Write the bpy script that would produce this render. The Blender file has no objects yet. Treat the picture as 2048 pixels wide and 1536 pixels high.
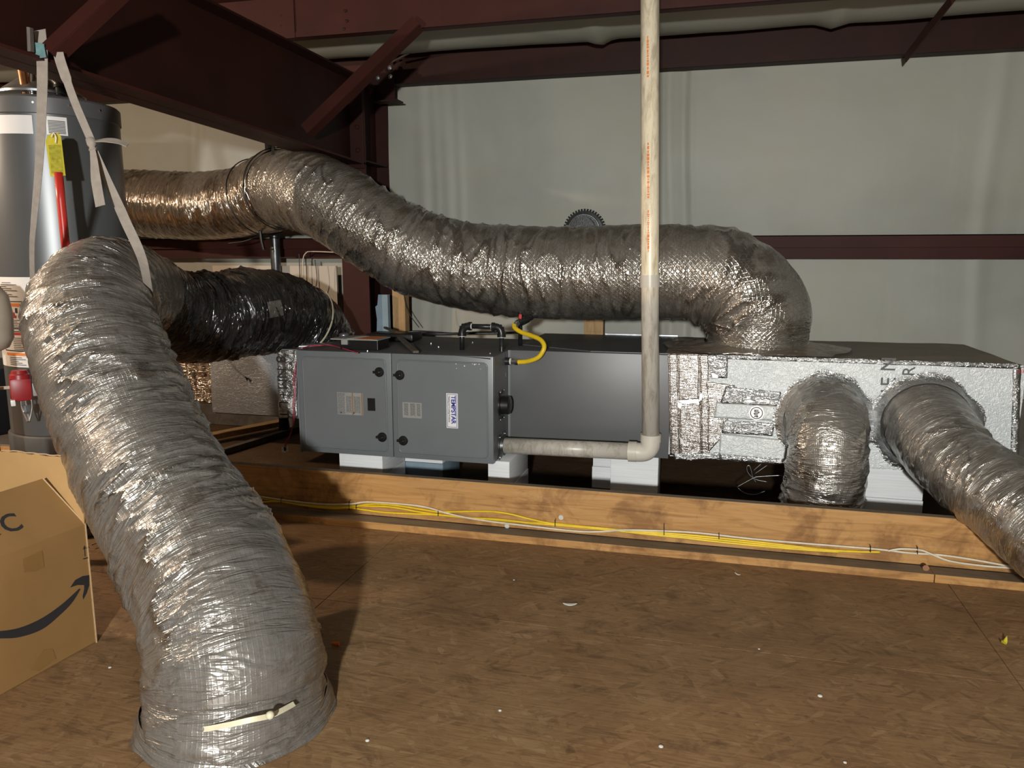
import bpy, bmesh, math, random
from math import sin, cos, pi, radians as R, sqrt, atan2
from mathutils import Vector as V, Matrix, noise, Quaternion
random.seed(7)
SC = bpy.context.scene
COL = SC.collection

# ------------------------------------------------------------ camera, world, lights, exposure
FPX, PITCH, YAW, EYE = 1540.0, R(9.5), R(14.5), 1.35
cam_d = bpy.data.cameras.new('camera'); cam = bpy.data.objects.new('camera', cam_d); COL.objects.link(cam)
cam_d.sensor_width = 36.0; cam_d.lens = FPX / 2048 * 36.0; cam_d.clip_start = 0.05; cam_d.clip_end = 60
cam.location = (0, 0, EYE); cam.rotation_euler = (pi/2 - PITCH, 0, YAW)
SC.camera = cam
w = bpy.data.worlds.new('world'); SC.world = w; w.use_nodes = True
w.node_tree.nodes['Background'].inputs[0].default_value = (0.9, 0.8, 0.7, 1)
w.node_tree.nodes['Background'].inputs[1].default_value = 0.02
def lamp(name, kind, loc, target, power, color, size=(.3, .3), spread=None):
    d = bpy.data.lights.new(name, kind); d.energy = power; d.color = color
    if kind == 'AREA':
        d.shape = 'RECTANGLE'; d.size, d.size_y = size
        if spread: d.spread = spread
    else: d.shadow_soft_size = size[0]
    o = bpy.data.objects.new(name, d); COL.objects.link(o); o.location = loc
    o.rotation_euler = (V(target) - V(loc)).to_track_quat('-Z', 'Y').to_euler()
    return o
lamp('work_lamp', 'AREA', (0.12, -2.4, 1.64), (-0.6, 4.4, 0.9), 318, (1.0, 0.99, 0.95), (.16, .16))           # work light behind the viewer
lamp('bulb_warm_left', 'POINT', (-4.9, 2.1, 2.3), (0, 0, 0), 235, (1.0, 0.76, 0.56), (.05, .05))            # bare bulb, left of the frame
lamp('fill_far', 'POINT', (-0.8, -1.8, 2.75), (0, 0, 0), 14, (1.0, 0.86, 0.68), (.08, .08))                   # added overhead fill light behind the viewer, no bulb known there
SC.view_settings.view_transform = 'Standard'; SC.view_settings.look = 'None'
SC.view_settings.gamma = 1.0; SC.view_settings.use_curve_mapping = False
SC.view_settings.exposure = 0.0

# ------------------------------------------------------------ measuring helpers (photo pixel -> point of the room)
_F = V((-sin(YAW)*cos(PITCH), cos(YAW)*cos(PITCH), -sin(PITCH))); _R = V((cos(YAW), sin(YAW), 0)); _U = _R.cross(_F)
EYEP = V((0, 0, EYE))
def ray(u, v): return _F + _R*((u-1024)/FPX) - _U*((v-768)/FPX)
def PY(u, v, y): d = ray(u, v); return EYEP + d*(y/d.y)
def PZ(u, v, z=0): d = ray(u, v); return EYEP + d*((z-EYE)/d.z)
def PD(u, v, dep): return EYEP + ray(u, v)*dep
def PP(u, v, p0, n):
    d = ray(u, v); return EYEP + d*((V(p0)-EYEP).dot(V(n))/d.dot(V(n)))

# ------------------------------------------------------------ node helpers
def new_mat(name):
    m = bpy.data.materials.new(name); m.use_nodes = True
    nt = m.node_tree; b = nt.nodes['Principled BSDF']
    return m, nt, b
def nd(nt, t, **kw):
    n = nt.nodes.new(t)
    for k, v in kw.items():
        if k.startswith('_'): setattr(n, k[1:], v)
        else: n.inputs[k.replace('__', ' ')].default_value = v
    return n
def lk(nt, a, b): nt.links.new(a, b)
def ramp(nt, fac, stops):
    n = nt.nodes.new('ShaderNodeValToRGB'); e = n.color_ramp.elements
    while len(e) < len(stops): e.new(.5)
    for i, (p, c) in enumerate(stops):
        e[i].position = p; e[i].color = (*c, 1) if len(c) == 3 else c
    lk(nt, fac, n.inputs[0]); return n
def mix(nt, fac, a, b, mode='MIX'):
    n = nt.nodes.new('ShaderNodeMix'); n.data_type = 'RGBA'; n.blend_type = mode
    for s, v in ((n.inputs[0], fac), (n.inputs[6], a), (n.inputs[7], b)):
        if isinstance(v, bpy.types.NodeSocket): lk(nt, v, s)
        elif isinstance(v, (int, float)): s.default_value = v
        else: s.default_value = (*v, 1)
    return n.outputs[2]
def math_n(nt, op, a, b=None, clamp=False):
    n = nt.nodes.new('ShaderNodeMath'); n.operation = op; n.use_clamp = clamp
    for i, v in enumerate((a, b)):
        if v is None: continue
        if isinstance(v, bpy.types.NodeSocket): lk(nt, v, n.inputs[i])
        else: n.inputs[i].default_value = v
    return n.outputs[0]
def coords(nt, kind='Object', scale=(1, 1, 1), rot=(0, 0, 0)):
    if kind == 'World': s = nt.nodes.new('ShaderNodeNewGeometry').outputs['Position']
    else: s = nt.nodes.new('ShaderNodeTexCoord').outputs[kind]
    m = nt.nodes.new('ShaderNodeMapping'); m.inputs['Scale'].default_value = scale; m.inputs['Rotation'].default_value = rot
    lk(nt, s, m.inputs['Vector']); return m.outputs[0]
def noise_n(nt, vec, scale, detail=4, rough=.55, dist=0.0):
    n = nt.nodes.new('ShaderNodeTexNoise'); lk(nt, vec, n.inputs['Vector'])
    n.inputs['Scale'].default_value = scale; n.inputs['Detail'].default_value = detail
    n.inputs['Roughness'].default_value = rough; n.inputs['Distortion'].default_value = dist
    return n.outputs['Fac']
def bump(nt, b, h, strength, distance, prev=None):
    n = nt.nodes.new('ShaderNodeBump'); n.inputs['Strength'].default_value = strength; n.inputs['Distance'].default_value = distance
    lk(nt, h, n.inputs['Height'])
    if prev is not None: lk(nt, prev, n.inputs['Normal'])
    if b is not None: lk(nt, n.outputs[0], b.inputs['Normal'])
    return n.outputs[0]

def plain(name, col, rough=.5, metal=0.0, var=.12, scale=9, bmp=0.0, bscale=60, spec=.5):
    m, nt, b = new_mat(name); c = coords(nt, 'World')
    f = noise_n(nt, c, scale)
    lo = tuple(x*(1-var) for x in col); hi = tuple(min(1, x*(1+var)) for x in col)
    r = ramp(nt, f, [(.3, lo), (.7, hi)]); lk(nt, r.outputs[0], b.inputs['Base Color'])
    b.inputs['Roughness'].default_value = rough; b.inputs['Metallic'].default_value = metal
    b.inputs['Specular IOR Level'].default_value = spec
    if bmp: bump(nt, b, noise_n(nt, c, bscale), bmp, .004)
    return m

def foil(name, tint=(.62, .6, .57), rough=.26, dust=(.17, .13, .085), dust_amt=.5, up=.6, crinkle=.6, scrim='grid', scrim_amt=.25,
         cell=.0125, metal=1.0, blotch=.3, stretch=(9, 75), coat=0.0, tiny=.4):
    """metallised film over insulation: folds and scrim as relief, grey-brown dust lying on it, most on what faces up"""
    m, nt, b = new_mat(name)
    uv = coords(nt, 'UV', (1, 1, 1)); wp = coords(nt, 'World')
    # dust: patches, heavier on top faces
    geo = nt.nodes.new('ShaderNodeNewGeometry'); sep = nt.nodes.new('ShaderNodeSeparateXYZ'); lk(nt, geo.outputs['Normal'], sep.inputs[0])
    upf = math_n(nt, 'MULTIPLY', math_n(nt, 'MAXIMUM', sep.outputs[2], 0.0), up)
    n1 = noise_n(nt, wp, 5.5, 5, .65, .4); n2 = noise_n(nt, wp, 34, 4, .7)
    pat = math_n(nt, 'ADD', math_n(nt, 'MULTIPLY', n1, .75), math_n(nt, 'MULTIPLY', n2, .45))
    d = math_n(nt, 'ADD', math_n(nt, 'MULTIPLY', math_n(nt, 'SUBTRACT', pat, .6), 2.2*blotch), math_n(nt, 'ADD', upf, dust_amt-.25), True)
    rdg = nt.nodes.new('ShaderNodeAttribute'); rdg.attribute_name = 'ridge'
    dust_f = math_n(nt, 'MULTIPLY', math_n(nt, 'MINIMUM', math_n(nt, 'MAXIMUM', d, 0.0), .93), math_n(nt, 'SUBTRACT', 1.0, math_n(nt, 'MULTIPLY', rdg.outputs['Fac'], .85), True))
    cc = mix(nt, noise_n(nt, wp, 3.0, 3), tuple(x*.8 for x in dust), tuple(min(1, x*1.25) for x in dust))
    base = mix(nt, dust_f, tint, cc); lk(nt, base, b.inputs['Base Color'])
    lk(nt, math_n(nt, 'MULTIPLY', math_n(nt, 'SUBTRACT', 1.0, math_n(nt, 'MULTIPLY', dust_f, .95)), metal), b.inputs['Metallic'])
    lk(nt, math_n(nt, 'ADD', rough, math_n(nt, 'MULTIPLY', dust_f, .30)), b.inputs['Roughness'])
    # relief
    mp = nt.nodes.new('ShaderNodeMapping'); mp.inputs['Scale'].default_value = (stretch[0], stretch[1], 1); lk(nt, uv, mp.inputs[0])
    a = noise_n(nt, mp.outputs[0], 1.0, 3, .55, 1.2)
    ar = math_n(nt, 'MINIMUM', math_n(nt, 'ABSOLUTE', math_n(nt, 'SUBTRACT', a, .5)), .11)
    nrm = bump(nt, None, ar, crinkle, .035)
    mp2 = nt.nodes.new('ShaderNodeMapping'); mp2.inputs['Scale'].default_value = (.4, 1, 1); lk(nt, uv, mp2.inputs[0]); c2 = noise_n(nt, mp2.outputs[0], 85, 3, .6, .8)
    nrm = bump(nt, None, math_n(nt, 'ABSOLUTE', math_n(nt, 'SUBTRACT', c2, .5)), crinkle*tiny, .004, nrm)
    if scrim:
        rot = nt.nodes.new('ShaderNodeMapping'); rot.inputs['Rotation'].default_value = (0, 0, R(38) if scrim == 'diamond' else 0)
        lk(nt, uv, rot.inputs[0]); sp = nt.nodes.new('ShaderNodeSeparateXYZ'); lk(nt, rot.outputs[0], sp.inputs[0])
        lines = []
        for i in (0, 1):
            s = math_n(nt, 'ABSOLUTE', math_n(nt, 'SINE', math_n(nt, 'MULTIPLY', sp.outputs[i], pi/cell)))
            lines.append(math_n(nt, 'POWER', math_n(nt, 'SUBTRACT', 1.0, s), 3.0))
        nrm = bump(nt, None, math_n(nt, 'MAXIMUM', lines[0], lines[1]), scrim_amt, .002, nrm)
    lk(nt, nrm, b.inputs['Normal']); lk(nt, nrm, b.inputs['Coat Normal'])
    b.inputs['Coat Weight'].default_value = coat; b.inputs['Coat Roughness'].default_value = .09
    return m

def wood(name, c1, c2, c3, scale=(1.2, 14, 14), rough=.7, stain=.5):
    m, nt, b = new_mat(name); c = coords(nt, 'World', scale)
    f = noise_n(nt, c, 2.2, 6, .6, 1.4)
    r = ramp(nt, f, [(.25, c1), (.5, c2), (.8, c3)])
    k = noise_n(nt, coords(nt, 'World', (3.0, 3, 3)), 1.6, 4, .7, .6)
    st = ramp(nt, k, [(.36, (.45, .36, .28)), (.52, (1, 1, 1))])
    lk(nt, mix(nt, stain, r.outputs[0], st.outputs[0], 'MULTIPLY'), b.inputs['Base Color'])
    b.inputs['Roughness'].default_value = rough
    bump(nt, b, f, .25, .004)
    return m

def osb(name, dark=1.0, dirt=.55):
    m, nt, b = new_mat(name)
    def layer(sc, rot):
        v = nt.nodes.new('ShaderNodeTexVoronoi'); v.inputs['Scale'].default_value = 1.0; v.inputs['Randomness'].default_value = 1.0
        c = coords(nt, 'World', (1, 1, 1), (0, 0, rot))
        mp = nt.nodes.new('ShaderNodeMapping'); mp.inputs['Scale'].default_value = (*sc, 1); lk(nt, c, mp.inputs[0])
        dn = nt.nodes.new('ShaderNodeTexNoise'); dn.inputs['Scale'].default_value = 1.3; lk(nt, mp.outputs[0], dn.inputs['Vector'])
        ad = nt.nodes.new('ShaderNodeVectorMath'); ad.operation = 'MULTIPLY_ADD'; lk(nt, dn.outputs['Color'], ad.inputs[0]); ad.inputs[1].default_value = (.6, .6, 0)
        lk(nt, mp.outputs[0], ad.inputs[2]); lk(nt, ad.outputs[0], v.inputs['Vector'])
        s = nt.nodes.new('ShaderNodeSeparateColor'); lk(nt, v.outputs['Color'], s.inputs[0])
        return s.outputs[0], s.outputs[1]
    a, ak = layer((10, 58), R(4)); bb, bk = layer((17, 60), R(58)); c, ck = layer((15, 62), R(-42))
    m1 = math_n(nt, 'GREATER_THAN', bk, .66); m2 = math_n(nt, 'GREATER_THAN', ck, .7)
    g = math_n(nt, 'ADD', math_n(nt, 'MULTIPLY', a, math_n(nt, 'SUBTRACT', 1.0, m1)), math_n(nt, 'MULTIPLY', bb, m1))
    g = math_n(nt, 'ADD', math_n(nt, 'MULTIPLY', g, math_n(nt, 'SUBTRACT', 1.0, m2)), math_n(nt, 'MULTIPLY', c, m2))
    fine = noise_n(nt, coords(nt, 'World', (6, 90, 6), (0, 0, .05)), 1.5, 4, .7)
    k = [x*dark for x in (1, 1, 1)]
    r = ramp(nt, g, [(0, (.15*dark, .083*dark, .034*dark)), (.12, (.235*dark, .138*dark, .06*dark)), (.6, (.28*dark, .168*dark, .076*dark)), (.93, (.33*dark, .205*dark, .098*dark)), (1, (.40*dark, .27*dark, .14*dark))])
    r2 = mix(nt, .50, r.outputs[0], ramp(nt, fine, [(.3, (.11*dark, .062*dark, .026*dark)), (.7, (.37*dark, .235*dark, .125*dark))]).outputs[0])
    big = noise_n(nt, coords(nt, 'World'), 1.5, 5, .62, .6)
    r3 = mix(nt, dirt, r2, ramp(nt, big, [(.32, (.50, .40, .32)), (.47, (.85, .74, .64)), (.62, (1, .97, .92)), (.78, (.8, .84, .86))]).outputs[0], 'MULTIPLY')
    # old footprint-like smudges
    sm = noise_n(nt, coords(nt, 'World', (1.7, 3.2, 1)), 2.4, 6, .75, 1.0)
    r4 = mix(nt, .8, r3, ramp(nt, sm, [(.53, (1, 1, 1)), (.68, (.46, .43, .41))]).outputs[0], 'MULTIPLY')
    lk(nt, r4, b.inputs['Base Color']); b.inputs['Roughness'].default_value = .62
    bump(nt, b, math_n(nt, 'ADD', g, fine), .22, .003)
    return m

M = {}
M['osb'] = osb('osb_flakes'); M['osb_dark'] = osb('osb_dusty', .42, .7)
M['red'] = plain('red_oxide_steel', (.022, .005, .003), .6, 0, .25, 3, .08, 30, .22)  # darker copy of the red steel, shade on the webs held in the colour
M['red_lit'] = plain('red_oxide_steel_lit', (.040, .0095, .0065), .6, 0, .2, 3, .08, 30, .22)  # paler copy of the same steel, light on its lit faces held in the colour
M['cabinet'] = plain('grey_cabinet_paint', (.155, .17, .178), .36, .1, .04, 5, .02, 200)
M['coil'] = plain('charcoal_cabinet_paint', (.105, .108, .11), .42, .15, .06, 3, .03, 160)
M['jacket'] = plain('graphite_jacket', (.125, .133, .138), .36, .45, .06, 3)
M['black'] = plain('black_plastic', (.008, .008, .008), .35, 0, .2, 30)
M['black_iron'] = plain('black_iron_pipe', (.035, .036, .038), .32, .6, .4, 60, .2, 120)
M['galv'] = plain('galvanised_metal', (.35, .37, .39), .35, .9, .25, 20, .1, 60)
M['bright'] = plain('bright_zinc', (.75, .75, .74), .25, 1, .1, 20)
M['dark_galv'] = plain('dull_duct_metal', (.12, .125, .13), .35, .8, .25, 20, .1, 60)
M['white_plastic'] = plain('white_plastic', (.75, .74, .7), .4, 0, .05)
M['webbing'] = plain('grey_webbing', (.33, .29, .25), .85, 0, .1, 40, .4, 700)
M['webbing_teal'] = plain('teal_stained_webbing', (.12, .24, .24), .8, 0, .2, 40, .3, 500)
M['tape_grey'] = plain('band_tie', (.62, .58, .42), .5, 0, .08, 20)
M['yellow'] = plain('yellow_sheath', (.72, .50, .015), .38, 0, .1, 20)
M['white_cable'] = plain('white_sheath', (.62, .55, .42), .45, 0, .12, 20)
M['yellow_tag'] = plain('yellow_tag_card', (.52, .45, .035), .45, 0, .1, 40)
M['red_plastic'] = plain('red_plastic', (.50, .03, .02), .35, 0, .1, 20)
M['valve_red'] = plain('valve_red', (.30, .015, .018), .4, 0, .15, 20)
M['orange'] = plain('orange_plastic', (.75, .16, .02), .5)
M['pink'] = plain('pink_wire', (.45, .035, .07), .45)
M['copper'] = plain('copper', (.75, .38, .2), .3, 1, .15, 30)
M['foam_blue'] = plain('blue_foam_board', (.22, .30, .36), .8, 0, .1, 12, .2, 90)
M['paper'] = plain('printed_paper', (.55, .54, .5), .5, 0, .03)
M['label_grey'] = plain('grey_label', (.27, .27, .255), .45, 0, .06, 30)
M['white_label'] = plain('white_label', (.75, .74, .72), .35, 0, .02)
M['ink'] = plain('black_ink', (.02, .02, .022), .6)
M['ink_grey'] = plain('grey_ink', (.10, .10, .10), .6)
M['ink_blue'] = plain('blue_ink', (.02, .03, .30), .45)
M['ink_orange'] = plain('orange_ink', (.75, .22, .04), .5)
M['ink_red'] = plain('red_ink', (.6, .03, .03), .5)
M['ink_brown'] = plain('brown_ink', (.28, .13, .06), .5)
M['beige'] = plain('beige_plastic', (.48, .42, .34), .5, 0, .08)
M['navy'] = plain('navy_plastic', (.008, .010, .016), .6)
M['board'] = wood('pine_board', (.27, .125, .032), (.43, .225, .068), (.50, .29, .115), (1.1, 1, 16), .62, .75)
M['board_top'] = wood('pine_board_dusty', (.13, .095, .06), (.19, .14, .09), (.24, .18, .12), (1.1, 16, 1), .8, .3)
M['stud'] = wood('pine_stud', (.30, .17, .07), (.40, .25, .11), (.46, .30, .15), (14, 14, 1.2), .65, .3)
M['grey_wood'] = wood('grey_weathered_wood', (.07, .06, .05), (.11, .095, .08), (.15, .13, .11), (3, 14, 3), .8, .4)

def make_foam():
    m, nt, b = new_mat('white_polystyrene'); c = coords(nt, 'World')
    v = nt.nodes.new('ShaderNodeTexVoronoi'); v.inputs['Scale'].default_value = 260; lk(nt, c, v.inputs['Vector'])
    w_ = noise_n(nt, coords(nt, 'World', (1, 1, 60)), 3, 2)
    lk(nt, ramp(nt, w_, [(.35, (.72, .74, .75)), (.65, (.82, .84, .85))]).outputs[0], b.inputs['Base Color'])
    b.inputs['Roughness'].default_value = .8; bump(nt, b, v.outputs['Distance'], .3, .002); return m
M['foam'] = make_foam()
def make_vinyl():
    m, nt, b = new_mat('white_vinyl_facing'); c = coords(nt, 'World')
    big = noise_n(nt, c, .9, 4, .5, .4)
    r = ramp(nt, big, [(.3, (.285, .295, .262)), (.5, (.34, .345, .30)), (.7, (.365, .35, .30))])
    st = noise_n(nt, coords(nt, 'World', (.9, 1, 1.6)), 1.1, 4, .6)
    base = mix(nt, .35, r.outputs[0], ramp(nt, st, [(.45, (1, 1, 1)), (.7, (.86, .76, .6))]).outputs[0], 'MULTIPLY')
    lk(nt, base, b.inputs['Base Color']); b.inputs['Roughness'].default_value = .55
    h = noise_n(nt, coords(nt, 'World', (1.6, 1, .5)), 3, 3, .5, .3); bump(nt, b, h, .16, .03); return m
M['vinyl'] = make_vinyl()
def make_card():
    m, nt, b = new_mat('brown_cardboard'); c = coords(nt, 'World')
    f = noise_n(nt, coords(nt, 'World', (1, 1, 40)), 4, 3); g = noise_n(nt, c, 3, 3)
    r = ramp(nt, g, [(.3, (.235, .128, .042)), (.7, (.29, .163, .058))])
    lk(nt, mix(nt, .15, r.outputs[0], ramp(nt, f, [(.3, (.8, .8, .8)), (.7, (1, 1, 1))]).outputs[0], 'MULTIPLY'), b.inputs['Base Color'])
    b.inputs['Roughness'].default_value = .7; bump(nt, b, f, .06, .002); return m
M['card'] = make_card()
M['card_in'] = plain('cardboard_inner', (.44, .27, .11), .75, 0, .05, 8)
M['card_edge'] = plain('cardboard_edge', (.48, .34, .19), .8, 0, .1, 60)
M['pack_tape'] = plain('clear_tape', (.225, .128, .045), .22, 0, .05)
def make_pvc():
    m, nt, b = new_mat('grimy_pvc'); c = coords(nt, 'World', (14, 14, 3)); f = noise_n(nt, c, 2.2, 6, .7, .5)
    sp = nt.nodes.new('ShaderNodeSeparateXYZ'); lk(nt, coords(nt, 'World'), sp.inputs[0])
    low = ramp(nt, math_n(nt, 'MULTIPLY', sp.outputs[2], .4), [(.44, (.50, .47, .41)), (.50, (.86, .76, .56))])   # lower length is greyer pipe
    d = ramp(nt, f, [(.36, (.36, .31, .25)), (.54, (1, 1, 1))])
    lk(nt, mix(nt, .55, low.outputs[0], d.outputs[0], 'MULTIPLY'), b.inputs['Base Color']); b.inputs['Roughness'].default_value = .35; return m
M['pvc'] = make_pvc(); M['pvc_fit'] = plain('pvc_fitting', (.60, .56, .48), .32, 0, .06, 12)
M['foil_near'] = foil('foil_near_duct', (.45, .44, .415), .17, (.046, .034, .022), .66, .30, .75, 'grid', .2, .0135, blotch=1.0, coat=.7, stretch=(3.5, 42), tiny=.2)
M['foil_supply'] = foil('foil_supply_duct', (.50, .47, .42), .17, (.052, .039, .021), .42, .85, .6, 'diamond', .45, .018, blotch=.45, coat=.6, stretch=(4, 40), tiny=.2)
M['foil_rear'] = foil('foil_rear_duct', (.52, .44, .36), .13, (.05, .036, .022), .25, .6, .8, None, blotch=.5, coat=.6, stretch=(4, 42), tiny=.3)
M['foil_right'] = foil('foil_right_duct', (.54, .52, .48), .18, (.062, .047, .028), .38, .6, .6, 'grid', .2, .011, blotch=.5, coat=.6, stretch=(4, 45), tiny=.25)
M['foil_black'] = foil('black_film_duct', (.010, .010, .010), .10, (.02, .015, .01), .0, .15, .8, None, metal=0.0, blotch=.1, coat=1.0, stretch=(3, 36), tiny=.2)
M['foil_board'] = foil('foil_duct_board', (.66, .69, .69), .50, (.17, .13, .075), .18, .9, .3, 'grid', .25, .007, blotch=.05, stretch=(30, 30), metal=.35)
M['foil_ret'] = foil('foil_duct_board_shaded', (.36, .37, .38), .42, (.11, .10, .08), .22, .5, .16, 'grid', .3, .009, blotch=.25, stretch=(14, 30), metal=.6, tiny=.1)  # darker copy of the duct board foil, shade held in its tint
M['foil_tape'] = foil('foil_tape', (.62, .63, .63), .34, (.15, .12, .09), .12, .3, .5, None, blotch=.3, stretch=(30, 60))
M['foil_ridged'] = foil('ridged_foil_tape', (.70, .66, .62), .24, (.17, .13, .10), .2, .2, .15, 'grid', .5, .006, blotch=.3)

# ------------------------------------------------------------ mesh helpers
def frame_of(d):
    d = V(d).normalized(); a = V((0, 0, 1)) if abs(d.z) < .9 else V((1, 0, 0))
    x = a.cross(d).normalized(); return x, d.cross(x).normalized()
def spline(pts, n):
    """Catmull-Rom through points of any dimension; n samples per span"""
    P = [tuple(p) for p in pts]; P = [P[0]] + P + [P[-1]]; out = []
    for i in range(1, len(P)-2):
        p0, p1, p2, p3 = P[i-1], P[i], P[i+1], P[i+2]
        for k in range(n):
            t = k/n; t2, t3 = t*t, t*t*t
            out.append(tuple(.5*(2*b+(c-a)*t+(2*a-5*b+4*c-d)*t2+(3*b-a-3*c+d)*t3) for a, b, c, d in zip(p0, p1, p2, p3)))
    out.append(P[-2]); return out
class MB:
    def __init__(s): s.v = []; s.f = []; s.uv = {}
    def add(s, vs, fs):
        o = len(s.v); s.v += [V(p) for p in vs]; s.f += [tuple(i+o for i in f) for f in fs]; return o
    def box(s, lo, hi, mtx=None, bev=0.0):
        x0, y0, z0 = lo; x1, y1, z1 = hi
        if bev:
            bm = bmesh.new(); bmesh.ops.create_cube(bm, size=1)
            for q in bm.verts: q.co = V((x0+(q.co.x+.5)*(x1-x0), y0+(q.co.y+.5)*(y1-y0), z0+(q.co.z+.5)*(z1-z0)))
            bmesh.ops.bevel(bm, geom=bm.edges[:], offset=bev, segments=2, affect='EDGES', profile=.6)
            bm.verts.index_update(); vs = [q.co.copy() for q in bm.verts]; fs = [tuple(q.index for q in f.verts) for f in bm.faces]; bm.free()
        else:
            vs = [V(p) for p in ((x0,y0,z0),(x1,y0,z0),(x1,y1,z0),(x0,y1,z0),(x0,y0,z1),(x1,y0,z1),(x1,y1,z1),(x0,y1,z1))]
            fs = [(0,3,2,1),(4,5,6,7),(0,1,5,4),(1,2,6,5),(2,3,7,6),(3,0,4,7)]
        if mtx is not None: vs = [mtx @ p for p in vs]
        s.add(vs, fs); return s
    def bar(s, a, b, wd, ht, upv=(0, 0, 1), bev=0.0):
        """box along a-b, wd across, ht along upv"""
        a, b = V(a), V(b); d = b-a; L = d.length; d.normalize(); x = d.cross(V(upv)).normalized(); z = x.cross(d)
        m = Matrix((( x.x, d.x, z.x, a.x), (x.y, d.y, z.y, a.y), (x.z, d.z, z.z, a.z), (0, 0, 0, 1)))
        return s.box((-wd/2, 0, -ht/2), (wd/2, L, ht/2), m, bev)
    def prism(s, pts, ext):
        pts = [V(p) for p in pts]; n = len(pts); e = V(ext)
        s.add(pts + [p+e for p in pts], [tuple(range(n-1, -1, -1)), tuple(range(n, 2*n))] + [(i, (i+1) % n, n+(i+1) % n, n+i) for i in range(n)]); return s
    def tube(s, pts, r, seg=12, caps=True, smooth=0, flat=1.0):
        pts = [V(p[:3]) for p in pts]; n = len(pts); rr = r if isinstance(r, (list, tuple)) else [r]*n
        t = [(pts[min(i+1, n-1)]-pts[max(i-1, 0)]).normalized() for i in range(n)]
        x, y = frame_of(t[0]); vs = []
        for i in range(n):
            if i: q = t[i-1].rotation_difference(t[i]); x = q @ x; y = q @ y
            for k in range(seg): a = 2*pi*k/seg; vs.append(pts[i] + x*(cos(a)*rr[i]*flat) + y*(sin(a)*rr[i]))
        fs = [(i*seg+k, i*seg+(k+1) % seg, (i+1)*seg+(k+1) % seg, (i+1)*seg+k) for i in range(n-1) for k in range(seg)]
        if caps: fs += [tuple(range(seg-1, -1, -1)), tuple(range((n-1)*seg, n*seg))]
        s.add(vs, fs); return s
    def lathe(s, o, axis, prof, seg=32, caps=True):
        """prof: (distance along axis, radius)"""
        o = V(o); d = V(axis).normalized(); x, y = frame_of(d); vs = []; n = len(prof)
        for h, r in prof:
            for k in range(seg): a = 2*pi*k/seg; vs.append(o + d*h + x*(cos(a)*r) + y*(sin(a)*r))
        fs = [(i*seg+k, i*seg+(k+1) % seg, (i+1)*seg+(k+1) % seg, (i+1)*seg+k) for i in range(n-1) for k in range(seg)]
        if caps: fs += [tuple(range(seg-1, -1, -1)), tuple(range((n-1)*seg, n*seg))]
        s.add(vs, fs); return s
    def grid(s, fn, nu, nv):
        o = len(s.v)
        for j in range(nv+1):
            for i in range(nu+1): s.v.append(V(fn(i/nu, j/nv)))
        for j in range(nv):
            for i in range(nu): a = o+j*(nu+1)+i; s.f.append((a, a+1, a+nu+2, a+nu+1))
        return s
    def ribbon(s, pts, widths, normal_hint, th=.0015):
        """flat strap along pts; width direction = tangent x hint"""
        pts = [V(p) for p in pts]; n = len(pts); vs = []
        for i in range(n):
            t = (pts[min(i+1, n-1)]-pts[max(i-1, 0)]).normalized(); h = V(normal_hint[i] if isinstance(normal_hint, list) else normal_hint)
            wv = t.cross(h).normalized(); nn = wv.cross(t).normalized(); wi = widths[i] if isinstance(widths, (list, tuple)) else widths
            for a, b in ((-1, -1), (1, -1), (1, 1), (-1, 1)): vs.append(pts[i] + wv*(a*wi/2) + nn*(b*th/2))
        fs = [(i*4+k, i*4+(k+1) % 4, i*4+4+(k+1) % 4, i*4+4+k) for i in range(n-1) for k in range(4)] + [(3, 2, 1, 0), tuple(range(4*n-4, 4*n))]
        s.add(vs, fs); return s
def wloc(o):
    p = V((0, 0, 0))
    while o: p += o.location; o = o.parent
    return p
def link(name, me, mat, parent=None, smooth=False, label=None):
    off = wloc(parent)
    if off.length: me.transform(Matrix.Translation(-off))
    o = bpy.data.objects.new(name, me); COL.objects.link(o)
    if mat is not None: me.materials.append(M[mat] if isinstance(mat, str) else mat)
    if parent: o.parent = parent
    if smooth == 'auto':
        me.shade_smooth()
        me.set_sharp_from_angle(angle=R(35))
    elif smooth: me.shade_smooth()
    if label: o['label'] = label
    return o
def build(mb, name, mat, parent=None, smooth=False, label=None, boxuv=False):
    me = bpy.data.meshes.new(name); me.from_pydata([tuple(p) for p in mb.v], [], mb.f); me.update()
    bm = bmesh.new(); bm.from_mesh(me); bmesh.ops.recalc_face_normals(bm, faces=bm.faces[:])
    if boxuv:
        uvl = bm.loops.layers.uv.new('UVMap')
        for f in bm.faces:
            n = f.normal; ax = max(range(3), key=lambda i: abs(n[i])); u, w_ = [(1, 2), (0, 2), (0, 1)][ax]
            for l in f.loops: l[uvl].uv = (l.vert.co[u], l.vert.co[w_])
    bm.to_mesh(me); bm.free()
    return link(name, me, mat, parent, smooth, label)
def tag(o, label, cat, group=None, kind=None):
    o['label'] = label; o['category'] = cat
    if group: o['group'] = group
    if kind: o['kind'] = kind
    return o
def thing(name, loc, label, cat, group=None, kind=None):
    o = bpy.data.objects.new(name, None); COL.objects.link(o); o.location = loc; o.empty_display_size = .1
    return tag(o, label, cat, group, kind)
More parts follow.
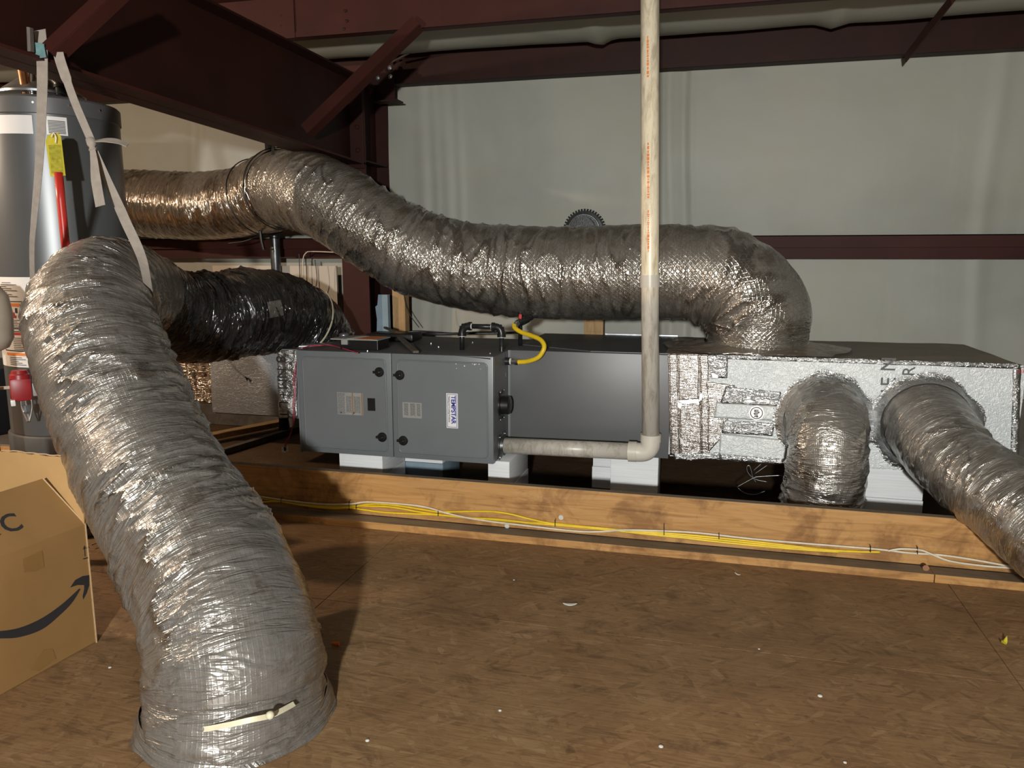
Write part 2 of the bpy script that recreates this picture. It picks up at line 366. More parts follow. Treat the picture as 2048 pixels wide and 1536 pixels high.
def text(name, body, size, o, xdir, ydir, mat, parent, bold=0.0, label=None, sx=1.0, align='LEFT'):
    """printed lettering laid on a surface at o: reads along xdir, tops towards ydir"""
    c = bpy.data.curves.new(name, 'FONT'); c.body = body; c.size = size; c.offset = bold; c.extrude = .0003; c.align_x = align; c.resolution_u = 3
    t = bpy.data.objects.new(name, c); COL.objects.link(t)
    me = bpy.data.meshes.new_from_object(t.evaluated_get(bpy.context.evaluated_depsgraph_get())); bpy.data.objects.remove(t)
    x = V(xdir).normalized()*sx; y = V(ydir).normalized(); z = V(xdir).normalized().cross(y).normalized(); o = V(o)
    me.transform(Matrix(((x.x, y.x, z.x, o.x), (x.y, y.y, z.y, o.y), (x.z, y.z, z.z, o.z), (0, 0, 0, 1))))
    me.materials.clear()
    return link(name, me, mat, parent, False, label)

def duct(name, keys, mat, parent, fold=.006, freq=20, seg=180, step=.009, seed=0, mask_lo=.0, pillow=.003, pinch=(), taper_end=None, label=None, fine=.0018, bunch=1.0, calm=None):
    """insulated flexible duct: keys (x,y,z,r); film folds run round it and bunch on the inside of bends"""
    raw = spline(keys, 24); L = [0]
    for a, b in zip(raw, raw[1:]): L.append(L[-1] + (V(b[:3])-V(a[:3])).length)
    n = max(8, int(L[-1]/step)); S = []; j = 0
    for i in range(n+1):
        s = L[-1]*i/n
        while j < len(L)-2 and L[j+1] < s: j += 1
        t = (s-L[j])/max(1e-9, L[j+1]-L[j]); S.append((s, V([a+(b-a)*t for a, b in zip(raw[j][:3], raw[j+1][:3])]), raw[j][3]+(raw[j+1][3]-raw[j][3])*t))
    T = [(S[min(i+2, n)][1]-S[max(i-2, 0)][1]).normalized() for i in range(n+1)]
    x, y = frame_of(T[0]); vs = []; rg = []
    w_ = 9
    for i, (s, p, r) in enumerate(S):
        if i: q = T[i-1].rotation_difference(T[i]); x = q @ x; y = q @ y
        cv = (T[min(i+w_, n)] - T[max(i-w_, 0)]) / (step*2*w_)
        pz = 1.0
        for (ps, dep, wd) in pinch: pz -= dep*math.exp(-((s-ps)/wd)**2)
        for k in range(seg):
            a = 2*pi*k/seg; ca, sa = cos(a), sin(a); nrm = x*ca + y*sa
            inner = max(0.0, cv.dot(nrm))*r
            low = noise.noise(V((ca*.9+seed, sa*.9, s*2.6)))
            sw = s + .045*noise.noise(V((ca*1.1+seed*3, sa*1.1, s*4+9))) + .018*ca
            f1 = noise.noise(V((ca*.85, sa*.85+seed*7, sw*freq)))
            f2 = noise.noise(V((ca*2.1+5, sa*2.1, sw*freq*2.1+seed)))
            r1 = (1-min(1, abs(f1)*2.6))**2; r2 = (1-min(1, abs(f2)*2.6))**2
            mk = min(1.0, max(mask_lo, .5+1.8*noise.noise(V((ca*1.3+seed*2, sa*1.3+4, s*3.1))))) + bunch*inner*1.2
            if calm:   # a taut smooth panel facing this way
                q_ = max(0.0, nrm.dot(calm)); mk *= 1 - .97*min(1, max(0, (q_-.62)/.22))
            d = fold*mk*(r1*.9 + r2*.45 - .35) + .010*low + pillow*sin(2*pi*s/.085 + a)*.5 + fine*noise.noise(V((ca*9, sa*9, s*70+seed)))
            vs.append(p + nrm*((r+d)*pz)); rg.append(min(1.0, max(0.0, (r1*1.3+r2*.5-.55)*1.6*mk)))
    fs = [(i*seg+k, i*seg+(k+1) % seg, (i+1)*seg+(k+1) % seg, (i+1)*seg+k) for i in range(n) for k in range(seg)]
    me = bpy.data.meshes.new(name); me.from_pydata([tuple(p) for p in vs], [], fs); me.update()
    me.attributes.new('ridge', 'FLOAT', 'POINT').data.foreach_set('value', rg)
    ul = me.uv_layers.new(name='UVMap')
    data = []
    for i in range(n):
        for k in range(seg):
            r = S[i][2]
            for (ii, kk) in ((i, k), (i, k+1), (i+1, k+1), (i+1, k)): data += [2*pi*kk/seg*.25, S[ii][0]]
    ul.data.foreach_set('uv', data)
    bm = bmesh.new(); bm.from_mesh(me); bmesh.ops.recalc_face_normals(bm, faces=bm.faces[:]); bm.to_mesh(me); bm.free()
    return link(name, me, mat, parent, True, label)

# ============================================================ THE SETTING
# floor: sheets of flake board with open joints
floor = bpy.data.objects.new('floor', None); COL.objects.link(floor); floor['kind'] = 'structure'
ys = [-2.28, -1.06, .16, 1.38, 2.6, 3.82]; xs = [-6.32, -3.88, -1.44, 1.0, 3.44]
for j in range(5):
    for i in range(4):
        g = .0016
        build(MB().box((xs[i]+g, ys[j]+g, -.018), (xs[i+1]-g, ys[j+1]-g, 0.0)), 'osb_panel', 'osb', floor)
build(MB().box((-9, 3.824, -.02), (5.5, 5.6, -.004)), 'dusty_subfloor', 'osb_dark', floor)
build(MB().box((-9, -4, -.03), (5.5, 5.6, -.0185)), 'floor_backing', 'black', floor)
build(MB().box((-9, -4, -.0184), (-6.33, 3.82, -.003)), 'osb_panel', 'osb', floor)
build(MB().box((3.45, -4, -.0184), (5.5, 3.82, -.003)), 'osb_panel', 'osb', floor)

# back wall: vinyl insulation facing, loose folds where the rolls meet
def wall_pt(a, b):
    X = -9 + 14.5*a; Z = -.02 + 3.0*b; y = 5.42
    for xc, wd, amp in ((-2.08, .05, .020), (-1.98, .03, .016), (-1.9, .05, .02), (-1.80, .028, .012), (-.30, .03, .018), (-.2, .035, -.02), (-.16, .02, .012), (1.62, .05, .02), (-3.98, .03, .012), (-3.9, .04, .015), (-5.2, .05, .02)):
        fade = .55 + .45*noise.noise(V((xc, Z*1.5, 2)))
        y -= amp*fade*math.exp(-((X-xc-.03*sin(Z*2+xc))/wd)**2)
    y -= .03*sin(min(max((Z-1.47)/1.07, 0), 1)*pi) if Z > 1.4 else .02*sin(min(max(Z/1.3, 0), 1)*pi)
    y += .006*noise.noise(V((X*2.2, Z*1.1, 0)))
    return (X, y, Z)
wb = build(MB().grid(wall_pt, 900, 60), 'wall_back', 'vinyl', None, True); wb['kind'] = 'structure'
o = build(MB().box((-9, 5.30, 0), (5.5, 5.325, .47)), 'dark_strip_back', 'grey_wood'); o['kind'] = 'structure'  # dark strip added to darken the foot of the wall
# roof underside: same facing, sagging between the purlins
def roof_pt(a, b):
    X = -9 + 14.5*a; Y_ = -4 + 9.5*b
    z = 2.83 + (5.3-Y_)*.083 - .035*abs(sin((Y_-4.4)*pi/1.2)) - .02*max(0, noise.noise(V((X*1.6, Y_*1.2, 3))))
    if 4.42 < Y_ < 5.4: z -= (.148+.02*noise.noise(V((X*.9, 0, 7))))*sin(pi*(Y_-4.42)/.98)**.8
    z -= .03*math.exp(-((X+.75)/.05)**2) + .03*math.exp(-((X-.62)/.06)**2)
    return (X, Y_, z)
rf = build(MB().grid(roof_pt, 300, 260), 'ceiling', 'vinyl', None, True); rf['kind'] = 'structure'
for nme, lo, hi in (('wall_left', (-9.1, -4, 0), (-9, 5.5, 3.6)), ('wall_right', (5.5, -4, 0), (5.6, 5.5, 3.6)), ('wall_front', (-9, -4.1, 0), (5.5, -4, 3.8))):
    o = build(MB().box(lo, hi), nme, 'vinyl'); o['kind'] = 'structure'

# eave strut, wall girt, purlins: red cold-formed members
def zee(x0, x1, y, z0, z1, fl, lip=.02, t=.006):
    m = MB(); m.box((x0, y, z0), (x1, y+t, z1)); m.box((x0, y, z0), (x1, y+fl, z0+t)); m.box((x0, y-fl*.0, z1-t), (x1, y+fl, z1))
    m.box((x0, y-.012, z0-.0), (x1, y, z0+.035)); return m
o = build(zee(-9, 5.5, 5.3, 2.535, 2.79, .10), 'eave_strut', 'red'); tag(o, 'dark red eave strut running along the top of the white wall', 'steel beam', kind='structure')
gm = MB(); gm.box((-9, 5.30, 1.40), (5.5, 5.306, 1.475)); gm.box((-9, 5.30, 1.469), (5.5, 5.40, 1.475)); gm.box((-9, 5.335, 1.335), (5.5, 5.34, 1.40)); gm.box((-9, 5.305, 1.397), (5.5, 5.34, 1.403)); gm.box((-9, 5.30, 1.328), (5.5, 5.34, 1.336))
o = build(gm, 'wall_girt', 'red_lit'); tag(o, 'dark red horizontal girt across the middle of the white wall', 'steel beam', kind='structure')
for i, yy in enumerate((4.4, 3.2, 2.0, .8, -.4, -1.6, -2.8)):
    zb = 2.632 + (4.4-yy)*.083
    pm = MB(); pm.box((-9, yy, zb), (5.5, yy+.006, zb+.25)); pm.box((-9, yy-.0, zb), (5.5, yy+.07, zb+.006)); pm.box((-9, yy-.004, zb), (5.5, yy, zb+.03)); pm.box((-9, yy-.07, zb+.23), (5.5, yy, zb+.236))
    o = build(pm, 'roof_purlin', 'red_lit')
    tag(o, ['red roof purlin spanning the top of the view, nearest to the white wall', 'red roof purlin overhead, second from the white wall'][i] if i < 2 else 'red roof purlin overhead, out towards the viewer', 'steel beam', 'roof purlins', 'structure')
    if i == 0: purl = o
    if i == 0:
        for (u, v) in ((563, 32), (563, 52), (690, 22), (693, 42), (688, 58)):
            build(MB().lathe(PY(u, v, 4.397), (0, -1, 0), [(0, .009), (.004, .009), (.006, .005)], 8), 'bolt', 'red', o)
        a = PY(588, 22, 4.395); b_ = PY(586, 76, 4.395)
        build(MB().box((a.x-.2, 4.392, b_.z), (a.x, 4.399, a.z+.1)), 'splice_plate', 'red_lit', o)

# rafter beam (tapered I) and column
def zbot(y): return 2.03 - .027*(y-2.3)
rfm = thing('rafter_beam', (-2.42, 5.0, 2.0), 'deep dark red I-beam crossing overhead from upper left to the column', 'steel beam', kind='structure')
y0, y1 = -3.5, 5.0
build(MB().prism([(-2.424, y0, zbot(y0)), (-2.424, y1, zbot(y1)), (-2.424, y1, 2.515), (-2.424, y0, 2.515)], (.008, 0, 0)), 'web', 'red', rfm)
build(MB().prism([(-2.52, y0, zbot(y0)), (-2.52, y1, zbot(y1)), (-2.52, y1, zbot(y1)+.012), (-2.52, y0, zbot(y0)+.012)], (.2, 0, 0)), 'bottom_flange', 'red_lit', rfm)
build(MB().box((-2.52, y0, 2.512), (-2.32, y1, 2.524)), 'top_flange', 'red', rfm)
build(MB().box((-2.52, 4.965, 1.93), (-2.32, 4.985, 2.56), bev=.002), 'end_plate', 'red', rfm)
for zz in (2.05, 2.2, 2.35, 2.48):
    for sx in (-1, 1): build(MB().lathe((-2.42+sx*.06, 4.965, zz), (0, -1, 0), [(0, .016), (.008, .016), (.012, .01)], 6), 'bolt', 'red', rfm)
colm = thing('steel_column', (-2.42, 5.2, 0), 'dark red I-shaped column standing against the white wall under the beam', 'steel column', kind='structure')
build(MB().box((-2.52, 4.99, 0), (-2.32, 5.002, 2.6)), 'front_flange', 'red_lit', colm)
build(MB().box((-2.425, 5.0, 0), (-2.415, 5.39, 2.6)), 'web', 'red', colm)
build(MB().box((-2.52, 5.385, 0), (-2.32, 5.397, 2.6)), 'rear_flange', 'red', colm)
for zz in (1.98, 2.5): build(MB().box((-2.415, 5.0, zz), (-2.325, 5.385, zz+.01)), 'stiffener', 'red', colm)
cp = PY(768, 140, 5.0)
clip = MB().box((-2.32, 5.24, 2.40), (-2.20, 5.248, 2.60)).box((-2.33, 5.15, 2.395), (-2.14, 5.25, 2.403))
build(clip, 'clip_plate', 'red', colm)
for (u, v, r) in ((754, 138, .016), (781, 153, .016), (780, 136, .015), (756, 156, .014)):
    p = PY(u, v, 5.24); build(MB().lathe(p, (0, -1, 0), [(0, r), (.003, r), (.003, r*.6), (.012, r*.6), (.014, r*.35)], 12), 'washer_bolt', 'bright' if r > .0155 else 'galv', colm, False, 'bright zinc washer and bolt')
for (u, v) in ((754, 123), (780, 120), (767, 128)):
    p = PY(u, v, 5.24); build(MB().lathe(p, (0, -1, 0), [(0, .007), (.01, .007)], 8), 'bolt', 'white_plastic', colm)
build(MB().ribbon([PY(764, 100, 5.236), PY(768, 126, 5.236)], [.03, .02], (0, -1, 0)), 'insulation_tail', 'vinyl', colm)

def angle(a, b, wd, hint, nm, label):
    a, b = V(a), V(b); d = (b-a).normalized(); x = d.cross(V(hint)).normalized(); z = x.cross(d)
    m = MB(); m.bar(a, b, wd, .006, hint); m.bar(a + x*wd/2 - z*wd/2, b + x*wd/2 - z*wd/2, .006, wd, hint)
    o = build(m, nm, 'red_lit'); return tag(o, label, 'steel brace', 'flange braces', 'structure')
angle(PY(608, 258, 4.28), PY(832, 40, 4.38), .068, (0, -1, .25), 'flange_brace', 'red angle brace rising from the beam foot to the purlin, in front of the column')
angle(PY(92, 98, 2.36), PY(230, -30, 2.5), .055, (0, -1, .25), 'flange_brace', 'red angle brace above the hanging straps, upper left')
angle(PY(1818, 108, 5.2), PY(1912, -12, 4.5), .045, (0, -1, .6), 'flange_brace', 'thin dark red angle brace at the top of the wall, far right')
o = build(MB().tube([PY(784, 124, 5.22), PY(1060, -20, 4.5)], .007, 8), 'rod_brace', 'grey_wood', None, True); tag(o, 'thin steel rod brace running up and right from the bolted clip', 'steel rod')

# ============================================================ FURNACE AND BOXES
YF = 3.75; X0, XM, X1 = -2.183, -1.630, -1.070; Z0, Z1 = .272, .838
fur = thing('furnace', (-1.63, 4.1, Z0), 'grey horizontal gas furnace with two doors, raised on foam blocks', 'furnace')
cab = build(MB().box((X0+.004, YF+.03, Z0+.004), (X1, 4.62, Z1-.002), bev=.003), 'cabinet', 'coil', fur, 'auto')
sc_ = [(735, 702), (758, 697), (945, 685), (899, 674), (862, 687), (877, 694), (938, 660), (980, 707), (826, 690), (718, 705)]
for (u, v) in sc_:
    p = PZ(u, v, Z1)
    if YF+.03 < p.y < 4.6: build(MB().lathe(p - V((0, 0, .002)), (0, 0, 1), [(0, .006), (.006, .006), (.008, .003)], 8), 'screw', 'bright', cab)
def door(x0, x1, lab):
    d = build(MB().box((x0, YF, Z0), (x1, YF+.03, Z1), bev=.004), 'door', 'cabinet', fur, 'auto', lab)
    i = .032
    # raised field with a rolled bead round it
    def rr(x0, x1, z0, z1, r, y):
        out = []
        for cx, cz, a0 in ((x1-r, z1-r, 0), (x0+r, z1-r, 90), (x0+r, z0+r, 180), (x1-r, z0+r, 270)):
            for k in range(6): a = R(a0+18*k); out.append(V((cx+cos(a)*r, y, cz+sin(a)*r)))
        return out
    loop = rr(x0+i, x1-i, Z0+i, Z1-i*1.1, .022, YF-.0005); loop.append(loop[0]); loop.append(loop[1])
    build(MB().tube(loop, .0045, 8, False), 'bead', 'cabinet', d, True)
    build(MB().prism(rr(x0+i+.002, x1-i-.002, Z0+i+.002, Z1-i*1.1-.002, .02, YF-.0025), (0, .003, 0)), 'raised_field', 'cabinet', d)
    return d
dl = door(X0, XM-.002, 'left grey door with the small viewing window'); dr = door(XM+.002, X1, 'right grey door with the blue and white badge')
build(MB().box((X0-.004, YF-.004, Z0-.004), (X0+.006, YF+.035, Z1+.004)), 'door_edge', 'cabinet', dl)
def knob(u, v, par):
    c = PY(u, v, YF-.003); m = MB(); m.lathe(c, (0, -1, 0), [(0, .026), (.008, .026), (.012, .022), (.013, .010), (.022, .009), (.024, .004)], 24)
    m.box((c.x-.036, c.y-.01, c.z-.008), (c.x-.02, c.y, c.z+.006), bev=.002); m.box((c.x-.004, c.y-.026, c.z-.018), (c.x+.004, c.y-.01, c.z+.018), Matrix.Translation(c) @ Matrix.Rotation(R(35), 4, 'Y') @ Matrix.Translation(-c))
    build(m, 'knob', 'black', par, 'auto')
for (u, v) in ((759, 744), (765, 874)): knob(u, v, dl)
for (u, v) in ((800, 750), (807, 881)): knob(u, v, dr)
# viewing window in the left door
a = PY(735, 796, YF-.003); b_ = PY(751, 822, YF-.003)
build(MB().box((a.x, YF-.005, b_.z), (b_.x, YF-.002, a.z), bev=.001), 'viewing_window', 'black', dl)
def plate(u0, v0, u1, v1, mat, par, nm='label_plate', y=None, t=.0012, lab=None):
    y = YF-.0035 if y is None else y
    a = PY(u0, v0, y); b2 = PY(u1, v1, y); return build(MB().box((a.x, y-t, b2.z), (b2.x, y, a.z)), nm, mat, par, False, lab), a, b2
def lines(par, x0, x1, z0, z1, n, y, mat='ink_grey', vertical=True, fill=.45, seed=1):
    rnd = random.Random(seed); m = MB()
    for k in range(n):
        if vertical:
            xx = x0+(x1-x0)*(k+.5)/n; wd = (x1-x0)/n*fill; zz = z1
            while zz > z0+.003:
                l = rnd.uniform(.004, .016); m.box((xx-wd/2, y-.0004, max(z0, zz-l)), (xx+wd/2, y, zz)); zz -= l+.002
        else:
            zz = z0+(z1-z0)*(k+.5)/n; wd = (z1-z0)/n*fill; xx = x0
            while xx < x1-.003:
                l = rnd.uniform(.004, .016); m.box((xx, y-.0004, zz-wd/2), (min(x1, xx+l), y, zz+wd/2)); xx += l+.002
    return build(m, 'printed_lines', mat, par)
p, a, b2 = plate(674, 784, 727, 831, 'label_grey', dl, 'warning_label', lab='grey warning label with printed text and brown bars')
yy = YF-.0049
lines(p, a.x+.002, a.x+.045, b2.z+.004, a.z-.004, 7, yy, seed=3); lines(p, a.x+.052, a.x+.085, b2.z+.012, a.z-.02, 5, yy, seed=4); lines(p, a.x+.098, b2.x-.015, b2.z+.012, a.z-.02, 5, yy, seed=5)
for fx in (.58, .94): build(MB().box((a.x+(b2.x-a.x)*fx, yy-.0004, b2.z), (a.x+(b2.x-a.x)*fx+.006, yy, a.z)), 'brown_bar', 'ink_brown', p)
for fx in (.14, .64): build(MB().lathe((a.x+(b2.x-a.x)*fx, yy, b2.z+.011), (0, -1, 0), [(0, .006), (.0005, .006)], 3), 'warning_mark', 'ink', p)
p, a, b2 = plate(805, 804, 844, 837, 'label_grey', dr, 'rating_plate', lab='grey rating plate with printed columns')
for k, (f0, f1) in enumerate(((.08, .3), (.4, .66), (.74, .93))): lines(p, a.x+(b2.x-a.x)*f0, a.x+(b2.x-a.x)*f1, b2.z+.012, a.z-.006, 5, YF-.0049, seed=9+k, fill=.6)
# badge, reading downwards
c0, c1, c2, c3 = [PY(u, v, YF-.0032) for (u, v) in ((891, 786), (914, 786), (918, 857), (895, 857))]
xa, xb, zt, zb = (c0.x+c3.x)/2, (c1.x+c2.x)/2, c0.z, c2.z
bd = build(MB().box((xa, YF-.006, zb), (xb, YF-.003, zt), bev=.001), 'badge', 'white_label', dr, False, 'white badge with blue lettering turned sideways')
fm = MB(); q = .005; w2 = .0022
for lo, hi in (((xa+q, zb+q), (xa+q+w2, zt-q)), ((xb-q-w2, zb+q), (xb-q, zt-q)), ((xa+q, zb+q), (xb-q, zb+q+w2)), ((xa+q, zt-q-w2), (xb-q, zt-q))): fm.box((lo[0], YF-.0066, lo[1]), (hi[0], YF-.006, hi[1]))
build(fm, 'badge_border', 'ink_blue', bd)
text('badge_lettering', 'TEMPSTAR', .034, (xa+.0285, YF-.0064, zt-.012), (0, 0, -1), (1, 0, 0), 'ink_blue', bd, .0011, sx=.93)
text('badge_small_lettering', 'Heating and Cooling Products', .0125, (xa+.0125, YF-.0064, zt-.014), (0, 0, -1), (1, 0, 0), 'ink', bd, .0002, sx=.92)
# chipped paint at the right door's upper right
chips = MB()
for (u, v, r) in ((945, 727, .004), (929, 732, .0035), (952, 727, .005), (958, 728, .004), (912, 728, .0025), (913, 737, .002), (961, 738, .0018), (949, 729, .004)):
    chips.lathe(PY(u, v, YF-.0028), (0, -1, 0), [(0, r), (.0006, r*.8)], 7)
build(chips, 'paint_chips', 'white_plastic', dr)['kind'] = 'stuff'
# gap of the bowed right door edge
a = PY(906, 711, YF-.001); b2 = PY(981, 716.5, YF-.001)
build(MB().prism([a, b2, PY(981, 719, YF-.001), PY(950, 715.5, YF-.001)], (0, .001, 0)), 'door_gap', 'black', dr)
# side: burner fan housing and flange
m = MB().lathe((X1-.002, 3.90, .56), (1, 0, 0), [(0, .062), (.01, .062), (.012, .05), (.05, .048), (.056, .035)], 28)
for s1, s2 in ((1, 1), (1, -1), (-1, 1), (-1, -1)): m.bar((X1+.004, 3.90, .56), (X1+.004, 3.90+s1*.035, .56+s2*.075), .02, .006, (1, 0, 0))
fh = build(m, 'inlet_cover', 'black', cab, 'auto')
for s1, s2 in ((1, 1), (1, -1), (-1, 1), (-1, -1)): build(MB().lathe((X1+.006, 3.90+s1*.035, .56+s2*.075), (1, 0, 0), [(0, .005), (.004, .004)], 8), 'screw', 'bright', fh)

coil = thing('coil_cabinet', (-.63, 4.5, .28), 'plain charcoal metal cabinet between the furnace and the foil plenum', 'cabinet')
build(MB().box((X1+.001, 4.05, .283), (-.19, 5.0, .838), bev=.004), 'casing', 'coil', coil, 'auto')
build(MB().box((X1+.001, 4.047, .283), (X1+.014, 4.052, .838)), 'corner_seam', 'cabinet', coil)
build(MB().prism([(-1.05, 4.30, .8385), (-.62, 4.08, .8385), (-.2, 4.08, .8385), (-.2, 4.97, .8385), (-.66, 4.97, .8385)], (0, 0, .004)), 'top_panel', 'coil', coil)
build(MB().box((-.66, 4.96, .838), (-.20, 4.975, .850)), 'top_flange', 'galv', coil)

# supply plenum: foil faced duct board with taped seams
ple = thing('supply_plenum', (.6, 4.5, .29), 'long silver foil duct board box at the right end of the equipment', 'plenum box')
def foil_box(lo, hi, name, mat, par, amp=.004, seed=0, n=.03):
    m = MB(); (x0, y0, z0), (x1, y1, z1) = lo, hi
    def d(p): return V(p) + V((noise.noise(V(p)*5+V((seed, 0, 0))), noise.noise(V(p)*5+V((0, seed, 3))), noise.noise(V(p)*5+V((7, 0, seed)))))*amp
    nx, ny, nz = max(2, int((x1-x0)/n)), max(2, int((y1-y0)/n)), max(2, int((z1-z0)/n))
    m.grid(lambda a, b: d((x0+(x1-x0)*a, y0, z0+(z1-z0)*b)), nx, nz); m.grid(lambda a, b: d((x0+(x1-x0)*a, y1, z0+(z1-z0)*b)), nx, nz)
    m.grid(lambda a, b: d((x0+(x1-x0)*a, y0+(y1-y0)*b, z1)), nx, ny); m.grid(lambda a, b: d((x0+(x1-x0)*a, y0+(y1-y0)*b, z0)), nx, ny)
    m.grid(lambda a, b: d((x0, y0+(y1-y0)*a, z0+(z1-z0)*b)), ny, nz); m.grid(lambda a, b: d((x1, y0+(y1-y0)*a, z0+(z1-z0)*b)), ny, nz)
    me = bpy.data.meshes.new(name); me.from_pydata([tuple(p) for p in m.v], [], m.f); bm = bmesh.new(); bm.from_mesh(me)
    bmesh.ops.remove_doubles(bm, verts=bm.verts[:], dist=1e-4); bmesh.ops.recalc_face_normals(bm, faces=bm.faces[:])
    eds = [e for e in bm.edges if len(e.link_faces) == 2 and e.calc_face_angle(0) > 1.2]
    bmesh.ops.bevel(bm, geom=eds, offset=.009, segments=3, affect='EDGES')
    uvl = bm.loops.layers.uv.new('UVMap')
    for f in bm.faces:
        nn = f.normal; ax = max(range(3), key=lambda i: abs(nn[i])); u, w_ = [(1, 2), (0, 2), (0, 1)][ax]
        for l in f.loops: l[uvl].uv = (l.vert.co[u], l.vert.co[w_])
    bm.to_mesh(me); bm.free(); return link(name, me, mat, par, 'auto')
YP = 4.05
foil_box((-.19, YP, .295), (1.435, 4.98, .838), 'duct_board', 'foil_board', ple, .004, 2)
def tape(uvs, mat, par, name='tape_strip', y=YP-.006, th=.0007, wr=.0014, seed=0, label=None, sub=.012):
    """wrinkled sheet of tape: quad of photo points on the plane y"""
    c = [PY(u, v, y) for u, v in uvs]
    def fn(a, b):
        p = (c[0]*(1-a)+c[1]*a)*(1-b) + (c[3]*(1-a)+c[2]*a)*b
        e = .003*noise.noise(V((a*9+seed, b*9, 1))); q = p*14
        return p + V((e, -wr*(1+noise.noise(V((q.x*1.7+seed, 0, q.z)))) - wr*.5*noise.noise(V((q.x*5, seed, q.z*4))), e))
    L1 = (c[1]-c[0]).length; L2 = (c[3]-c[0]).length
    o = build(MB().grid(fn, max(2, int(L1/sub)), max(2, int(L2/sub))), name, mat, par, True, label, boxuv=True)
    md = o.modifiers.new('t', 'SOLIDIFY'); md.thickness = th; return o
for q, m_, sd in ((((1336, 708), (1356, 708), (1360, 912), (1340, 910)), 'foil_ridged', 1), (((1355, 708), (1400, 709), (1398, 800), (1356, 802)), 'foil_ridged', 2),
                  (((1357, 806), (1402, 803), (1404, 912), (1360, 916)), 'foil_ridged', 3), (((1398, 709), (1418, 709), (1420, 908), (1403, 912)), 'foil_ridged', 4),
                  (((1413, 710), (1456, 712), (1455, 756), (1415, 757)), 'foil_tape', 5), (((1412, 762), (1470, 770), (1450, 868), (1416, 906)), 'foil_ridged', 6)):
    tape(q, m_, ple, seed=sd)
for q, m_, sd in ((((1452, 772), (1562, 784), (1560, 812), (1440, 806)), 'foil_tape', 7), (((1432, 804), (1556, 812), (1552, 842), (1428, 836)), 'foil_board', 8),
                  (((1446, 840), (1550, 846), (1545, 872), (1444, 866)), 'foil_tape', 9), (((1440, 866), (1572, 880), (1572, 922), (1438, 910)), 'foil_board', 10)):
    tape(q, m_, ple, seed=sd, y=YP-.0072)
tape(((1345, 906), (1440, 905), (1440, 918), (1350, 920)), 'foil_tape', ple, 'bottom_tape', seed=14, wr=.006)
tape(((1440, 908), (1590, 919), (1590, 930), (1440, 920)), 'foil_tape', ple, 'bottom_tape', seed=15, wr=.004)
tape(((1420, 709), (2040, 728), (2040, 738), (1420, 717)), 'foil_tape', ple, 'edge_tape', y=YP-.003, seed=16, wr=.002)
tape(((2026, 735), (2042, 735), (2036, 950), (2020, 946)), 'foil_tape', ple, 'edge_tape', y=YP-.003, seed=17, wr=.002)
# torn white bits along the tape
bt = MB()
for q in (((1354, 801), (1397, 798), (1398, 806), (1360, 808)), ((1354, 801), (1364, 806), (1362, 818), (1356, 815)), ((1399, 788), (1405, 786), (1403, 800), (1398, 802)), ((1360, 874), (1366, 880), (1365, 888), (1361, 888)),
          ((1372, 911), (1379, 914), (1384, 920), (1381, 921)), ((1382, 910), (1385, 911), (1375, 920), (1373, 919)), ((1424, 748), (1436, 750), (1436, 756), (1425, 756))):
    bt.prism([PY(u, v, YP-.016) for u, v in q], (0, .001, 0))
build(bt, 'torn_scraps', 'foil_tape', ple, False, 'torn bright scraps of tape')['kind'] = 'stuff'
# crumpled skirt on top of plenum where the big duct lands
def skirt(a, b):
    ang = a*2*pi; rr = .25 + b*(.20+.06*noise.noise(V((cos(ang)*2, sin(ang)*2, 0)))); X, Y_ = .24+cos(ang)*rr*1.1, 4.42+sin(ang)*rr*.95
    Y_ = max(Y_, 4.065); z = .842 + .03*(1-b)**2 + .010*(1+noise.noise(V((X*16, Y_*16, 4)))); return (X, Y_, z)
build(MB().grid(skirt, 90, 10), 'landing_skirt', 'foil_rear', ple, True, 'dark crumpled foil taped round the duct landing', boxuv=True)
def wrinkly_top(a, b): X = -.22+.42*a; Y_ = 4.06+.85*b; return (X, Y_, .846+.007*noise.noise(V((X*7, Y_*26, 1))))
build(MB().grid(wrinkly_top, 30, 50), 'top_tape', 'foil_rear', ple, True, boxuv=True)
# printing on the board (reads upwards)
def pl_text(body, size, u, v, xd=(0, 0, 1), yd=(-1, 0, 0), mat='ink_brown', par=ple, y=YP-.0075, bold=0.0, nm='printed_letters'):
    return text(nm, body, size, PY(u, v, y), xd, yd, mat, par, bold)
for ch_, v_ in (('N', 744), ('E', 774), ('I', 788), ('N', 818)): pl_text(ch_, .095, 1790, v_, mat='ink_grey', nm='printed_letter')
pl_text('R', .080, 1829, 753, mat='ink_grey', nm='printed_letter')
for k in range(4): build(MB().prism([PY(2034+k*4, 738, YP-.005), PY(2035+k*4, 738, YP-.005), PY(2035+k*4, 746, YP-.005), PY(2034+k*4, 746, YP-.005)], (0, .0005, 0)), 'printed_tick', 'ink_red', ple)
# round listing mark with an eight-sided border
c = PY(1513, 826, YP-.013); m = MB()
m.lathe(c, (0, -1, 0), [(0, .040), (.0006, .040)], 8)
mk = build(m, 'mark_label', 'foil_tape', ple, False, 'eight-sided stamped approval mark')
m = MB(); m.lathe(c-V((0, .001, 0)), (0, -1, 0), [(0, .031), (.0006, .031), (.0006, .027), (0, .027), (0, .031)], 24, False)
for k in range(5): m.box((c.x-.012+random.uniform(0, .005), c.y-.002, c.z-.02+k*.008), (c.x+.006+random.uniform(0, .008), c.y-.0012, c.z-.015+k*.008))
for (dx, dz, r) in ((-.010, -.004, .004), (.011, .004, .004), (.004, -.018, .005), (-.008, .012, .003)): m.lathe(c+V((dx, -.001, dz)), (0, -1, 0), [(0, r), (.0008, r)], 9)
build(m, 'mark_print', 'ink', mk)
sp = MB(); rnd = random.Random(4)
